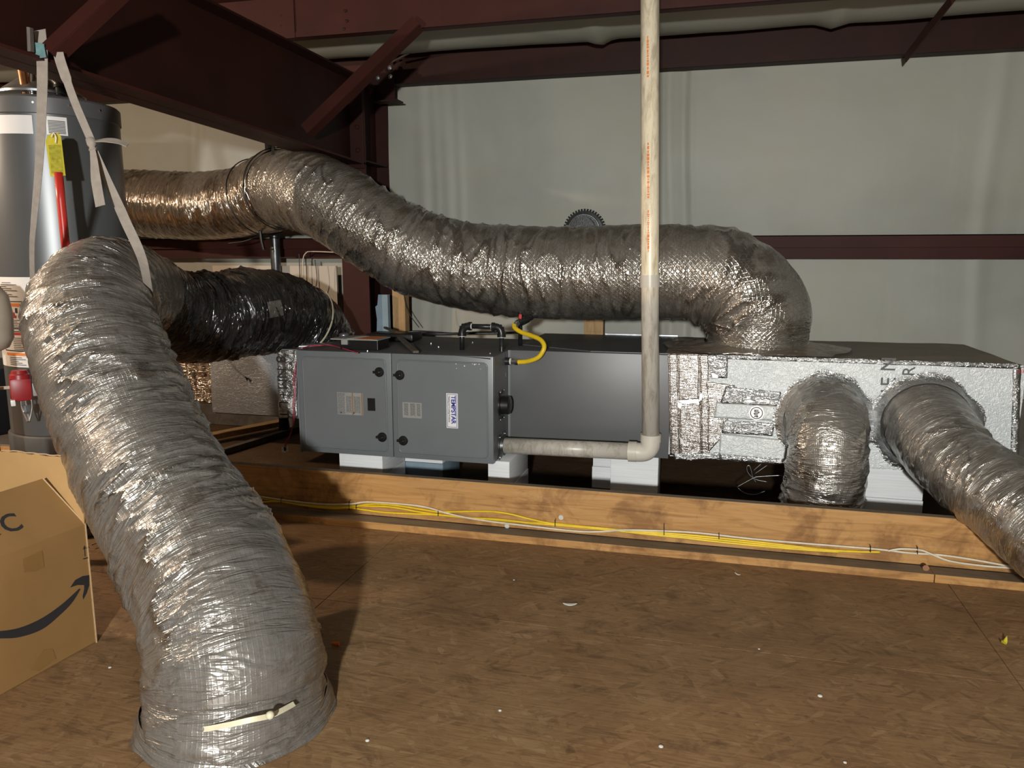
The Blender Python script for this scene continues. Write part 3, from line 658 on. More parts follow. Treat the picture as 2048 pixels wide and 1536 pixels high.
for k in range(26):
    u, v = rnd.uniform(1735, 1790), rnd.uniform(790, 905); p = PY(u, v, YP-.0065); sp.lathe(p, (0, -1, 0), [(0, rnd.uniform(.0012, .003)), (.0004, .001)], 5)
for k in range(14):
    u, v = rnd.uniform(1545, 1565), rnd.uniform(780, 850); p = PY(u, v, YP-.0095); sp.lathe(p, (0, -1, 0), [(0, rnd.uniform(.0012, .003)), (.0004, .001)], 5)
so = build(sp, 'mastic_specks', 'ink', ple); so['kind'] = 'stuff'

# return plenum, left of furnace
ret = thing('return_plenum', (-2.6, 4.5, .3), 'grey foil duct board box at the left end of the furnace', 'plenum box')
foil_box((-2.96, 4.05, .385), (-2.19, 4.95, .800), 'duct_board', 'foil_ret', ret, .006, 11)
YR = 4.05
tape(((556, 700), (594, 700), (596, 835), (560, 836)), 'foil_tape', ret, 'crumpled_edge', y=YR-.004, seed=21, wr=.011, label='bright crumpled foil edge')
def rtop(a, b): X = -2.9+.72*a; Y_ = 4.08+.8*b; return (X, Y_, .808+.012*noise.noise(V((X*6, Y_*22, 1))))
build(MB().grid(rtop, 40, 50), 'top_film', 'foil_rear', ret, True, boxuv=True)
for k, (ch, v) in enumerate((('8', 711), ('N', 735), ('M', 757), ('+', 781), ('L', 801), ('T', 820))):
    text('printed_letter', ch, .085, PY(552+k*1.5, v, YR-.036), (0, 0, -1), (1, 0, 0), 'ink', ret, 0.0)
m = MB().tube([PY(450, 712, YR-.008), PY(470, 738, YR-.008), PY(492, 757, YR-.008)], .0015, 5)
build(m, 'scratch', 'bright', ret); build(MB().prism([PY(489, 752, YR-.01), PY(497, 757, YR-.01), PY(494, 763, YR-.01)], (0, .001, 0)), 'puncture', 'black', ret)
# crumpled foil of the duct at its left side
def ret_side(a, b): p = V((-3.62+.66*a, 4.45, .36+.45*b)); return p + V((0, -.03*abs(noise.noise(V((p.x*26, p.z*4, 2)))), 0))
o = build(MB().grid(ret_side, 60, 30), 'foil_blanket', 'foil_rear', None, True, boxuv=True); o.modifiers.new('t', 'SOLIDIFY').thickness = .01
tag(o, 'crumpled bronze foil insulation left of the grey return box', 'insulation')

# ============================================================ DUCTS
near = thing('flexible_duct', (-1.33, 1.85, 0), 'fat wrinkled silver duct curving down into the floor at lower left', 'flexible duct')
keysN = [(-1.325, 1.84, -.10, .262), (-1.325, 1.84, -.04, .266), (-1.325, 1.84, .03, .268), (-1.33, 1.85, .09, .255), (-1.345, 1.87, .16, .258), (-1.42, 1.94, .27, .25), (-1.6, 2.07, .38, .25), (-1.83, 2.2, .53, .245), (-2.05, 2.32, .72, .24), (-2.24, 2.43, .94, .24),
         (-2.40, 2.56, 1.10, .238), (-2.50, 2.74, 1.18, .232), (-2.59, 2.97, 1.18, .228), (-2.63, 3.12, 1.145, .212), (-2.64, 3.20, 1.115, .19)]
duct('jacket', keysN, 'foil_near', near, fold=.017, freq=14, seg=240, step=.0065, seed=1.3, bunch=1.3, pinch=((.19, .02, .02),), fine=.0014)
cl = MB(); g = V((-1.325, 1.84, 0))
def collar(a, b):
    ang = a*2*pi; r = .264 + .024*(1-b) + .010*(1-b)*noise.noise(V((cos(ang)*3, sin(ang)*3, b*3))); return (g.x+cos(ang)*r, g.y+sin(ang)*r, .002+.055*b+.012*b*noise.noise(V((cos(ang)*5, sin(ang)*5, 9))))
cl.grid(collar, 120, 10); build(cl, 'floor_collar', 'foil_near', near, True, 'loose grey skirt gathered at the floor', boxuv=True)
def ring_at(keys, s_frac, dr, a0, a1, wd, n=40, tilt=0.0):
    raw = spline(keys, 24); i = min(len(raw)-3, int(s_frac*(len(raw)-1))); p = V(raw[i][:3]); t = (V(raw[i+2][:3])-V(raw[max(0, i-2)][:3])).normalized(); r = raw[i][3]
    tow = (EYEP-p); x = (tow - t*tow.dot(t)).normalized(); y = t.cross(x)
    return [p + x*(cos(a)*(r+dr)) + y*(sin(a)*(r+dr)) + t*(tilt*sin(a)) for a in [R(a0)+(R(a1)-R(a0))*k/n for k in range(n+1)]], t
pts = [PD(u, v, d) for u, v, d in ((352, 1458, 2.10), (400, 1459, 2.045), (450, 1451, 2.02), (500, 1440, 2.02), (538, 1432, 2.05), (560, 1423, 2.08), (588, 1408, 2.13))]
build(MB().ribbon([p for p in spline([tuple(p) for p in pts], 6)], [.010]*3+[.014]*30+[.008]*4 if False else .014, (0, -1, .35), .004), 'band_tie', 'tape_grey', near, False, 'pale band tied round the duct foot')
build(MB().lathe(PD(541, 1430, 2.035), (0, -1, .3), [(-.01, .004), (-.004, .011), (.006, .011), (.012, .005)], 10), 'tie_knot', 'tape_grey', near, True)

blk = thing('flexible_duct', (-2.5, 4.45, .84), 'glossy black wrinkled duct landing on the grey return box', 'flexible duct')
keysB = [(-2.635, 3.08, 1.155, .208), (-2.64, 3.17, 1.13, .222), (-2.635, 3.32, 1.06, .222), (-2.62, 3.5, 1.02, .232), (-2.59, 3.72, 1.02, .24), (-2.55, 3.95, 1.03, .24), (-2.52, 4.15, 1.01, .235), (-2.49, 4.32, .95, .235), (-2.48, 4.42, .88, .245), (-2.475, 4.45, .81, .27)]
duct('jacket', keysB, 'foil_black', blk, fold=.021, freq=13, seg=220, step=.007, seed=4.1, bunch=1.2, mask_lo=.45)
pts, t = ring_at(keysB, .78, .012, -75, 25, .012); build(MB().ribbon(spline([tuple(p) for p in pts[::8]], 5), .011, t.cross(V((1, 0, 0))), .003), 'band_tie', 'tape_grey', blk, False, 'pale band tie')
def patch_on(keys, f, a0, a1, ds, dr, n=14):
    raw = spline(keys, 24); i = min(len(raw)-3, int(f*(len(raw)-1))); p = V(raw[i][:3]); t = (V(raw[i+2][:3])-V(raw[max(0, i-2)][:3])).normalized(); r = raw[i][3]
    tow = (EYEP-p); x = (tow - t*tow.dot(t)).normalized(); y = t.cross(x)
    return MB().grid(lambda a, b: p + t*(ds*(b-.5)) + (x*cos(a0+(a1-a0)*a) + y*sin(a0+(a1-a0)*a))*(r+dr+.004*noise.noise(V((a*5, b*5, 2)))), n, n)
build(patch_on(keysB, .50, R(-8), R(12), .11, .012), 'foil_patch', 'foil_tape', blk, True, 'small silver tape patch', boxuv=True)
o = build(MB().lathe((-2.50, 4.40, .803), (0, 0, 1), [(0, .30), (.012, .30), (.02, .285)], 40), 'metal_collar', 'galv', blk, True, 'flat metal collar ring')

sup = thing('flexible_duct', (.24, 4.42, .84), 'long tan-silver duct sweeping along the wall down onto the foil plenum', 'flexible duct')
keysS = [(.25, 4.42, .84, .275), (.25, 4.41, .95, .265), (.24, 4.40, 1.06, .27), (.10, 4.38, 1.20, .27), (-.12, 4.38, 1.25, .262), (-.5, 4.38, 1.25, .262), (-.9, 4.38, 1.25, .262), (-1.3, 4.38, 1.27, .255), (-1.68, 4.35, 1.35, .25),
         (-1.95, 4.32, 1.49, .245), (-2.25, 4.36, 1.66, .245), (-2.55, 4.50, 1.76, .245), (-2.78, 4.66, 1.775, .24)]
duct('jacket', keysS, 'foil_supply', sup, fold=.013, freq=11, seg=260, step=.0075, seed=8.2, bunch=3.0, pinch=((.42, .07, .03), (.62, .03, .04)), fine=.0012)
keysL = [(-2.84, 4.70, 1.765, .232), (-3.0, 4.79, 1.74, .232), (-3.3, 4.90, 1.71, .238), (-3.7, 4.98, 1.70, .24), (-4.2, 5.0, 1.73, .24), (-4.9, 5.0, 1.78, .24)]
duct('rear_jacket', keysL, 'foil_rear', sup, fold=.012, freq=13, seg=160, step=.010, seed=11.4, label='coppery wrinkled rear length of the duct', bunch=.6)
keysC = [(-2.74, 4.63, 1.775, .252), (-2.80, 4.67, 1.772, .256), (-2.92, 4.75, 1.755, .256), (-3.02, 4.80, 1.735, .246)]
duct('sleeve', keysC, 'foil_rear', sup, fold=.008, freq=14, seg=160, step=.008, seed=3.7, label='overlapping foil sleeve joining the two lengths')
for kk, f in ((keysC, .12), (keysC, .92)):
    raw = spline(kk, 24); i = int(f*(len(raw)-1)); i = min(len(raw)-2, i); p = V(raw[i][:3]); t = (V(raw[i+1][:3])-p).normalized(); x, y = frame_of(t)
    build(MB().tube([p+x*(cos(a)*.262)+y*(sin(a)*.262) for a in [2*pi*k/48 for k in range(49)]], .004, 6), 'cable_tie', 'black', sup, True, 'black tie band')

rb = thing('flexible_duct', (.6, 4.0, .1), 'short silver elbow duct bending down from the plenum face, behind the curb board', 'flexible duct')
keysR = [(.565, 4.08, .54, .195), (.565, 3.97, .545, .19), (.565, 3.88, .51, .185), (.565, 3.84, .43, .182), (.565, 3.85, .32, .188), (.56, 3.87, .22, .188), (.545, 3.90, .10, .18), (.52, 3.94, .0, .17)]
duct('jacket', keysR, 'foil_right', rb, fold=.020, freq=15, seg=240, step=.005, seed=5.5, bunch=1.0, mask_lo=.5, calm=V((-.05, -1, .1)))
rd = thing('flexible_duct', (1.45, 3.0, 0), 'silver duct leaving the plenum and running over the curb board, right edge', 'flexible duct')
keysD = [(1.02, 4.08, .545, .205), (1.03, 4.0, .54, .205), (1.045, 3.88, .505, .195), (1.07, 3.72, .455, .18), (1.11, 3.58, .42, .172), (1.165, 3.44, .385, .174), (1.24, 3.26, .33, .178), (1.34, 3.05, .26, .18), (1.45, 2.8, .21, .18), (1.6, 2.4, .19, .18), (1.8, 1.9, .18, .18)]
duct('jacket', keysD, 'foil_right', rd, fold=.011, freq=14, seg=200, step=.0075, seed=6.6, bunch=1.2, pinch=((.10, .04, .03), (.42, .05, .03)))
def collar_tape(cx, cz, r, par, sd):
    def fn(a, b):
        ang = a*2*pi; j = .5+.5*noise.noise(V((cos(ang)*2.2+sd, sin(ang)*2.2, 0))); sq = 1+.16*abs(cos(2*ang))**2
        rr = r*1.0 + b*(.022+.045*j)*sq; return (cx+cos(ang)*rr, YP-.010-.05*(1-b)**2-.008*abs(noise.noise(V((ang*3.5+sd, b*2, 1))))-.004, cz+sin(ang)*rr)
    build(MB().grid(fn, 140, 10), 'collar_tape', 'foil_tape', par, True, 'bright crumpled tape collar', boxuv=True)
collar_tape(.565, .54, .195, rb, 3.3); collar_tape(1.02, .545, .205, rd, 9.1)
c = PD(1934, 1042, 3.45); build(MB().lathe(c, (-.3, -1, -.1), [(0, .018), (.001, .018)], 14), 'stamp', 'ink_brown', rd)

# ============================================================ FOAM BLOCKS
def block(x0, x1, y0, y1, z1, lab, mat='foam', cat='foam block', g='foam blocks under the equipment', seam=None):
    t = thing('foam_block', ((x0+x1)/2, (y0+y1)/2, 0), lab, cat, g)
    if seam:
        build(MB().box((x0, y0, 0), (x1, y1, seam-.001), bev=.003), 'lower_slab', mat, t, 'auto'); build(MB().box((x0+.004, y0+.003, seam+.001), (x1-.003, y1, z1), bev=.003), 'upper_slab', 'foam', t, 'auto')
    else: build(MB().box((x0, y0, 0), (x1, y1, z1), bev=.004), 'slab', mat, t, 'auto')
block(-1.985, -1.718, 3.80, 4.12, .270, 'white foam block under the left furnace door', seam=.15)
block(-1.745, -1.49, 4.14, 4.45, .270, 'pale blue foam block set back under the middle of the furnace', 'foam_blue', seam=.14)
block(-1.125, -1.00, 3.82, 4.25, .270, 'narrow white foam block under the furnace right corner', seam=.12)
block(-.64, -.47, 4.35, 4.60, .282, 'shaded grey foam block behind the one under the pipe elbow', seam=.13)
block(-.50, -.243, 4.09, 4.33, .282, 'bright white foam block below the white pipe elbow')
block(.76, 1.07, 4.12, 4.50, .292, 'large white foam block under the plenum, between the two silver outlets', seam=.13)

# ============================================================ CURB, SILL, CABLES
cb = thing('curb_board', (-.5, 3.49, 0), 'long pine board on edge with cables stapled along its foot', 'board')
build(MB().box((-4.2, 3.47, .040), (1.62, 3.508, .256), bev=.002), 'plank', 'board', cb)
build(MB().box((-4.2, 3.4705, .2555), (1.62, 3.5075, .2568)), 'dusty_top_edge', 'board_top', cb, False, 'dusty grey top edge')
for (u, v) in ((1122, 1035), (1014, 1052)): build(MB().lathe(PY(u, v, 3.469), (0, -1, 0), [(0, .012), (.001, .012), (.001, .007), (.002, .006)], 12), 'nail_plug', 'paper', cb)
# ink stamp on the plank
m = MB(); a = PY(592, 984, 3.4695); b2 = PY(615, 1001, 3.4695); e = .003
for lo, hi in (((a.x, b2.z), (a.x+e, a.z)), ((b2.x-e, b2.z), (b2.x, a.z)), ((a.x, b2.z), (b2.x, b2.z+e)), ((a.x, a.z-e), (b2.x, a.z)), ((a.x+.012, b2.z+.008), (b2.x-.012, b2.z+.014)), ((a.x+.01, a.z-.02), (a.x+.02, a.z-.01)), ((b2.x-.02, a.z-.02), (b2.x-.01, a.z-.01))): m.box((lo[0], 3.4688, lo[1]), (hi[0], 3.4698, hi[1]))
build(m, 'grade_stamp', 'ink_brown', cb)
for x0, x1, lb in ((-4.2, .945, 'flat pine sill strip along the foot of the curb board, the long piece'), (.949, 1.9, 'short pine sill piece at the right, past the saw joint')):
    t = thing('sill_plank', ((x0+x1)/2, 3.42, 0), lb, 'board')
    build(MB().box((x0, 3.38, .0005), (x1, 3.472, .036), bev=.0015), 'plank', 'board', t); build(MB().box((x0+.001, 3.3815, .0355), (x1-.001, 3.469, .0368)), 'dusty_top', 'board_top', t, False, 'dusty grey upper face')
    if x0 < 0: build(MB().lathe(PY(1852, 1136, 3.3795), (0, -1, 0), [(0, .013), (.0006, .013)], 12), 'knot', 'ink_brown', t)
def cable(px, mat, lab, y=3.462, r=.0048, group='cables along the curb board', dz=0):
    pts = [PY(u, v+dz, y) for u, v in px]
    pts = [(p.x, y - .003*abs(noise.noise(V((p.x*3, y*50, 1)))), max(p.z, .0415)) for p in pts]
    o = build(MB().tube(spline(pts, 6), r, 8, flat=.8), 'electric_cable', mat, None, True); tag(o, lab, 'cable', group); return o
cable(((430, 976), (500, 989), (560, 999), (640, 1008), (700, 1008), (735, 1004), (800, 1008), (850, 1014), (900, 1028), (960, 1040), (1050, 1051), (1150, 1062), (1200, 1063), (1250, 1060), (1330, 1062), (1400, 1066), (1500, 1077), (1600, 1086), (1700, 1094), (1760, 1099), (1820, 1106), (1880, 1110), (1950, 1120), (2048, 1138)), 'white_cable', 'white electric cable, topmost of the bundle along the curb board', 3.456)
cable(((1776, 1102), (1800, 1098), (1840, 1100), (1862, 1108), (1900, 1122), (1960, 1131), (2010, 1135), (2060, 1138)), 'white_cable', 'short white cable emerging near the right end of the board', 3.452)
cable(((430, 985), (510, 995), (560, 1003), (640, 1015), (700, 1014), (745, 1008), (800, 1012), (850, 1020), (880, 1024), (930, 1023), (980, 1023), (1020, 1028), (1060, 1038), (1110, 1048), (1180, 1054), (1250, 1061), (1330, 1069), (1400, 1076), (1500, 1086), (1600, 1096), (1700, 1103), (1760, 1104)), 'yellow', 'yellow cable that bows upward in the middle of the board', 3.461)
cable(((430, 996), (510, 1004), (560, 1003), (600, 1010), (660, 1017), (700, 1016), (730, 1020), (770, 1025), (830, 1028), (880, 1030), (940, 1036), (1000, 1039), (1060, 1046), (1110, 1050), (1200, 1058), (1330, 1072), (1370, 1076), (1420, 1082), (1500, 1090), (1600, 1099), (1680, 1104)), 'yellow', 'yellow cable, lowest of the bundle along the board', 3.459)
cable(((560, 1002), (640, 1012), (720, 1012), (780, 1014), (840, 1024), (900, 1032), (960, 1037), (1040, 1044), (1110, 1047), (1200, 1056), (1330, 1066), (1400, 1072), (1500, 1082), (1640, 1098), (1720, 1103)), 'yellow', 'middle yellow cable of the bundle along the board', 3.464)
ordn = ['leftmost', 'second', 'third', 'fourth', 'fifth', 'sixth', 'seventh', 'eighth', 'last and rightmost']
for k_, (u, v0, v1) in enumerate(((562, 996, 1006), (698, 1002, 1019), (712, 1010, 1018), (876, 1022, 1032), (1110, 1040, 1053), (1328, 1049, 1070), (1438, 1068, 1078), (1741, 1092, 1104), (1835, 1094, 1108))):
    a = PY(u, v0, 3.449); b2 = PY(u, v1, 3.449); m = MB().tube([a+V((0, .018, 0)), a, b2, b2+V((0, .012, 0))], .0018, 6)
    tag(build(m, 'cable_staple', 'black'), 'black staple pinning the cables to the curb board, ' + ordn[k_] + (' along it' if k_ in (0, 8) else ' from the left'), 'staple', 'cable staples')

# ============================================================ WHITE VENT PIPE
vp = thing('vent_pipe', (-.29, 3.88, .38), 'tall off-white plastic vent pipe with an elbow running to the furnace side', 'pipe')
rP = .0435; topP = PY(1300, 0, 3.84); botP = PY(1301, 884, 3.88)
up_d = (topP-botP).normalized(); cz = PY(1290, 905, 3.88)
mid = PY(1300, 562, 3.865); elc = V((botP.x, 3.88, botP.z+.02))
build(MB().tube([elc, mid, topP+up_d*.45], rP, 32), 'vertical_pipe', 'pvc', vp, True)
build(MB().lathe(mid-up_d*.03, up_d, [(0, rP), (0, rP+.005), (.06, rP+.005), (.06, rP)], 32), 'coupling', 'pvc_fit', vp, 'auto')
la = V((X1+.005, 3.90, .338)); lb_ = PY(1262, 903, 3.88)
build(MB().tube([la, lb_], rP, 32), 'horizontal_pipe', 'pvc', vp, True, 'scuffed horizontal length')
ex = [lb_ + (lb_-la).normalized()*-.01]; R_ = .055
dirh = (lb_-la).normalized(); corner = V((botP.x, 3.88, lb_.z)) 
e0 = corner - dirh*R_; e1 = corner + V((0, 0, 1))*R_
arc = [e0.lerp(corner, t).lerp(corner.lerp(e1, t), t) for t in [k/12 for k in range(13)]]
build(MB().tube([lb_-dirh*.01, *arc, e1+V((0, 0, .03))], rP+.006, 32), 'elbow', 'pvc_fit', vp, 'auto')
build(MB().tube([lb_-dirh*.012, lb_+dirh*.03], rP+.009, 32), 'elbow_socket', 'pvc_fit', vp, 'auto'); build(MB().tube([e1+V((0, 0, .005)), e1+V((0, 0, .042))], rP+.009, 32), 'elbow_socket', 'pvc_fit', vp, 'auto')
fl = MB().lathe((X1+.001, 3.90, .338), (1, 0, 0), [(0, .062), (.004, .062), (.006, .052), (.022, .05)], 28)
for s1, s2 in ((1, 1), (1, -1), (-1, 1), (-1, -1)): fl.lathe((X1+.004, 3.90+s1*.05, .338+s2*.055), (1, 0, 0), [(0, .014), (.004, .014)], 12)
fo = build(fl, 'wall_flange', 'dark_galv', vp, 'auto', 'dark metal flange on the furnace side')
for s1, s2 in ((1, 1), (1, -1), (-1, 1), (-1, -1)): build(MB().lathe((X1+.008, 3.90+s1*.05, .338+s2*.055), (1, 0, 0), [(0, .005), (.004, .004)], 8), 'screw', 'bright', fo)
prn = MB(); rnd = random.Random(2); tow = V((0, -1, 0))
for v0, v1 in ((72, 150), (285, 345), (420, 505), (350, 395)):
    v = v0
    while v < v1:
        L_ = rnd.uniform(2, 7); u = 1292 + rnd.uniform(-.5, .5)
        p = PY(u, v, 3.80); f = (v/884); q = V((topP.x*(1-f)+botP.x*f, 3.84+.04*f, p.z)); off = V((-.17, -1, 0)).normalized()
        q = q + off*(rP+.0004); sd = V((1, -.17, 0)).normalized()
        z2 = PY(u, v+L_, 3.80).z; w_ = rnd.uniform(.002, .006)
        prn.prism([q-sd*w_, q+sd*w_, q+sd*w_+V((0, 0, z2-p.z)), q-sd*w_+V((0, 0, z2-p.z))], off*.0006); v += L_+rnd.uniform(.6, 2.2)
build(prn, 'pipe_print', 'ink_orange', vp, False, 'faded orange lettering down the pipe')['kind'] = 'stuff'

# ============================================================ GAS LINE
gp = thing('gas_pipe', (-1.093, 4.0, .69), 'black iron gas pipe arching over the furnace corner with a drip leg', 'pipe')
GY = 4.0; rg = .0135
pA, pB, pC, pD_, pE, pF = PY(924, 692, GY), PY(924, 652, GY), PY(1003, 654, GY), PY(1004, 722, GY), PY(1004, 744, GY), PY(1004, 758, GY)
pA.z = Z1
build(MB().tube([pA, pB], rg, 16), 'riser', 'black_iron', gp, True); build(MB().tube([pB, pC], rg, 16), 'cross_pipe', 'black_iron', gp, True); build(MB().tube([pC, pF], rg, 16), 'drop_pipe', 'black_iron', gp, True)
def gel(c, d1, d2):
    d1, d2 = V(d1), V(d2); a = c+d1*.042; b2 = c+d2*.042
    arc = [a.lerp(c, t).lerp(c.lerp(b2, t), t) for t in [k/8 for k in range(9)]]
    o = build(MB().tube(arc, .0205, 16).tube([a-d1*.004, a+d1*.012], .0235, 16).tube([b2-d2*.004, b2+d2*.012], .0235, 16), 'elbow', 'black_iron', gp, 'auto')
    for q, d in ((a, d1), (b2, d2)): build(MB().tube([q+d*.012, q+d*.016], .016, 16), 'thread_tape', 'white_plastic', o)
gel(pB, (0, 0, -1), (1, 0, 0)); gel(pC, (-1, 0, 0), (0, 0, -1))
tee = build(MB().tube([pD_+V((0, 0, .045)), pD_-V((0, 0, .035))], .022, 16).tube([pD_, pD_+V((.045, 0, 0))], .021, 16), 'tee', 'black_iron', gp, 'auto')
build(MB().tube([pD_+V((0, 0, .045)), pD_+V((0, 0, .050))], .017, 16), 'thread_tape', 'white_plastic', tee); build(MB().tube([pD_+V((.045, 0, 0)), pD_+V((.052, 0, 0))], .0175, 16), 'thread_tape', 'white_plastic', tee)
build(MB().lathe(pE, (0, 0, -1), [(0, .018), (.004, .0225), (.026, .0225), (.030, .018)], 16), 'drip_cap', 'galv', gp, 'auto', 'pale metal end cap')
hs = thing('gas_hose', PY(1085, 690, 3.99), 'yellow flexible gas hose curling from the black pipe tee', 'hose')
hp = [PY(1022, 723, 4.0), PY(1040, 724, 3.99), PY(1058, 722, 3.98), PY(1076, 715, 3.97), PY(1086, 702, 3.97), PY(1088, 690, 3.98), PY(1080, 679, 4.0), PY(1062, 671, 4.03), PY(1042, 664, 4.06), PY(1030, 656, 4.08), PY(1028, 648, 4.10)]
build(MB().tube(spline([tuple(p) for p in hp], 10), .0125, 14), 'hose', 'yellow', hs, True)
build(MB().tube([PY(1018, 723, 4.0), PY(1035, 724, 3.995)], .0155, 8).tube([PY(1030, 724, 3.998), PY(1037, 724, 3.995)], .018, 6), 'fitting', 'bright', hs)
build(MB().tube([PY(1030, 652, 4.09), PY(1036, 645, 4.13)], .018, 6), 'fitting', 'galv', hs)
gv = thing('gas_valve', PY(1050, 638, 4.2), 'grey gas shutoff valve with a red handle tucked under the big duct', 'valve')
build(MB().tube([PY(1034, 647, 4.12), PY(1062, 634, 4.22)], .0185, 12).tube([PY(1044, 643, 4.15), PY(1054, 638, 4.19)], .024, 8), 'body', 'black_iron', gv, 'auto')
build(MB().tube([PY(1062, 634, 4.22), PY(1110, 618, 4.45)], .0135, 12), 'nipple', 'black_iron', gv, True)
build(MB().bar(PY(1040, 642, 4.14)+V((0, 0, .012)), PY(1041, 630, 4.14)+V((0, 0, .004)), .016, .006, (0, 1, 0), .001), 'handle', 'red_plastic', gv)
o = build(MB().tube([(X1+.02, 4.25, .84), (X1+.02, 4.25, 1.12)], .012, 10), 'riser_pipe', 'black_iron', None, True); tag(o, 'thin dark riser behind the black gas pipe', 'pipe')

# ============================================================ CONTROL BOX, WIRES ON TOP
cbx = thing('control_box', (-1.87, 3.93, Z1), 'small black plastic control box with an orange and grey lid label on the furnace', 'control box')
bx0, bx1, by0, by1, bz = -2.02, -1.745, 3.84, 3.99, Z1+.055
build(MB().box((bx0+.05, by0, Z1+.001), (bx1, by1, bz), bev=.004), 'body', 'black', cbx)
ld = build(MB().prism([(bx0, by0-.012, bz), (bx1+.005, by0-.012, bz), (bx1+.005, by1+.01, bz), (bx0, by1+.01, bz)], (0, 0, .006)), 'lid', 'label_grey', cbx)
build(MB().prism([(bx1-.13, by0, bz+.0062), (bx1-.03, by0, bz+.0062), (bx1-.01, by1, bz+.0062), (bx1-.10, by1, bz+.0062)], (0, 0, .0008)), 'orange_label', 'ink_orange', ld, False, 'orange patch of the lid label')
build(MB().prism([(bx0+.09, by0, bz+.0062), (bx1-.14, by0, bz+.0062), (bx1-.12, by1, bz+.0062), (bx0+.11, by1, bz+.0062)], (0, 0, .0008)), 'white_label', 'white_label', ld)
cc = PY(677, 700, by0)
build(MB().box((-1.955, by0-.016, bz-.026), (-1.918, by0-.002, bz+.002), bev=.002), 'clasp', 'label_grey', cbx)
build(MB().lathe((-2.0, 3.95, bz+.006), (0, 0, 1), [(0, .028), (.012, .028), (.018, .02)], 20), 'round_cap', 'galv', cbx, True)
build(MB().bar((-1.80, 3.86, Z1+.002), (-1.80, 3.86, bz), .012, .012, (1, 0, 0)), 'corner_post', 'dark_galv', cbx)
def wire(nm, pts, r, mat, lab, grp=None, seg=6, cat='wire'):
    o = build(MB().tube(spline([tuple(p) for p in pts], 8), r, seg), nm, mat, None, True); tag(o, lab, cat, grp); return o
wire('black_cable', [PZ(u, v, Z1+.008) for u, v in ((700, 688), (740, 680), (772, 668), (800, 664))] + [V((-1.75, 4.55, .86)), V((-1.4, 4.66, .862)), V((-1.25, 4.70, .865)), V((-1.15, 4.75, .865))], .008, 'black', 'thick black cable lying across the back of the furnace top')
wire('black_cable', [V((-1.95, 4.5, .86)), V((-1.8, 4.56, .875)), V((-1.6, 4.60, .862)), V((-1.45, 4.72, .862)), V((-1.3, 4.68, .87))], .006, 'black', 'thinner black cable looping behind the furnace top')
o = build(MB().bar(PZ(792, 668, Z1+.03), PZ(832, 704, Z1+.012), .03, .012, (0, 0, 1), .001).bar(PZ(770, 655, Z1+.04), PZ(800, 668, Z1+.03), .02, .012, (0, 0, 1), .001), 'wood_sliver', 'grey_wood'); tag(o, 'thin dark wood sliver lying across the furnace top', 'wood scrap')
o = build(MB().box((-2.02, 4.28, Z1+.001), (-1.72, 4.45, Z1+.045), bev=.012), 'black_pouch', 'black', None, 'auto'); tag(o, 'flat black pouch lying behind the control box', 'pouch')
pinkp = [PZ(716, 706, Z1+.004), PZ(690, 698, Z1+.006), PZ(660, 690, Z1+.01), PZ(640, 691, Z1+.012), PZ(620, 692, Z1+.008), PZ(604, 697, Z1+.004)]
wire('thermostat_wire', pinkp, .0035, 'pink', 'pink thermostat wire lying along the furnace top', 'pink wires')
wire('thermostat_wire', [PY(600, 699, 3.95)] + [PY(u, v, 3.99) for u, v in ((588, 745), (588, 790), (585, 812), (589, 835), (582, 865), (572, 884), (568, 896))], .0022, 'pink', 'pink thermostat wire hanging left of the furnace, ending in a white plug', 'pink wires')
wire('thermostat_wire', [PY(602, 699, 3.95)] + [PY(u, v, 3.985) for u, v in ((592, 745), (590, 795), (587, 812), (586, 850), (578, 878), (570, 894))], .0022, 'pink', 'second pink wire hanging left of the furnace beside its twin', 'pink wires')
o = build(MB().box(tuple(PY(564, 905, 3.99)), tuple(PY(570, 895, 3.98)+V((.0, .012, 0)))).box(tuple(PY(568, 902, 3.99)), tuple(PY(574, 893, 3.98)+V((0, .012, 0)))), 'wire_plug', 'white_plastic'); tag(o, 'small white plug at the end of the hanging pink wires', 'plug')

# ============================================================ THINGS BEHIND
vh = thing('wall_vent', (-.885, 5.38, 1.52), 'round dark metal vent collar on the white wall, half hidden by the duct', 'vent')
vc = (-.875, 5.40, 1.515)
m = MB().lathe(vc, (0, -1, 0), [(0, .135), (.02, .138), (.045, .13), (.05, .115), (.055, .112)], 48)
build(m, 'flange', 'dark_galv', vh, 'auto')
for k in range(44):
    a = 2*pi*k/44; build(MB().bar(V(vc)+V((cos(a)*.128, -.03, sin(a)*.128)), V(vc)+V((cos(a)*.15, -.012, sin(a)*.15)), .012, .003, (0, 1, 0)), 'crimp_tab', 'dark_galv', vh)
build(MB().lathe(V(vc)-V((0, .05, 0)), (0, -1, 0), [(0, .108), (.04, .106), (.04, .095), (.10, .093), (.10, .07)], 40), 'pipe_stub', 'black_iron', vh, 'auto')  # black colour stands in for the shade inside the vent opening
o = build(MB().box((-3.7, 5.18, .78), (-2.665, 5.20, 1.272)), 'wall_sheet', plain('off_white_sheet', (.50, .44, .36), .6, 0, .08, 3)); tag(o, 'off-white sheet standing against the wall behind the black duct', 'sheet')
st = build(MB().box((-2.205, 5.12, 0), (-2.11, 5.20, 1.30), bev=.002), 'wood_stud', 'stud'); tag(st, 'upright wooden stud between the red column and the wall panel', 'stud')
fb = build(MB().prism([(-2.33, 5.06, .3), (-2.21, 5.06, .3), (-2.215, 5.06, 1.075), (-2.25, 5.06, 1.075), (-2.285, 5.06, 1.075), (-2.295, 5.06, 1.0), (-2.31, 5.06, .99), (-2.30, 5.06, .90)], (0, .04, 0)), 'foam_offcut', 'foam_blue'); tag(fb, 'ragged pale blue foam offcut leaning against the wooden stud', 'foam offcut')
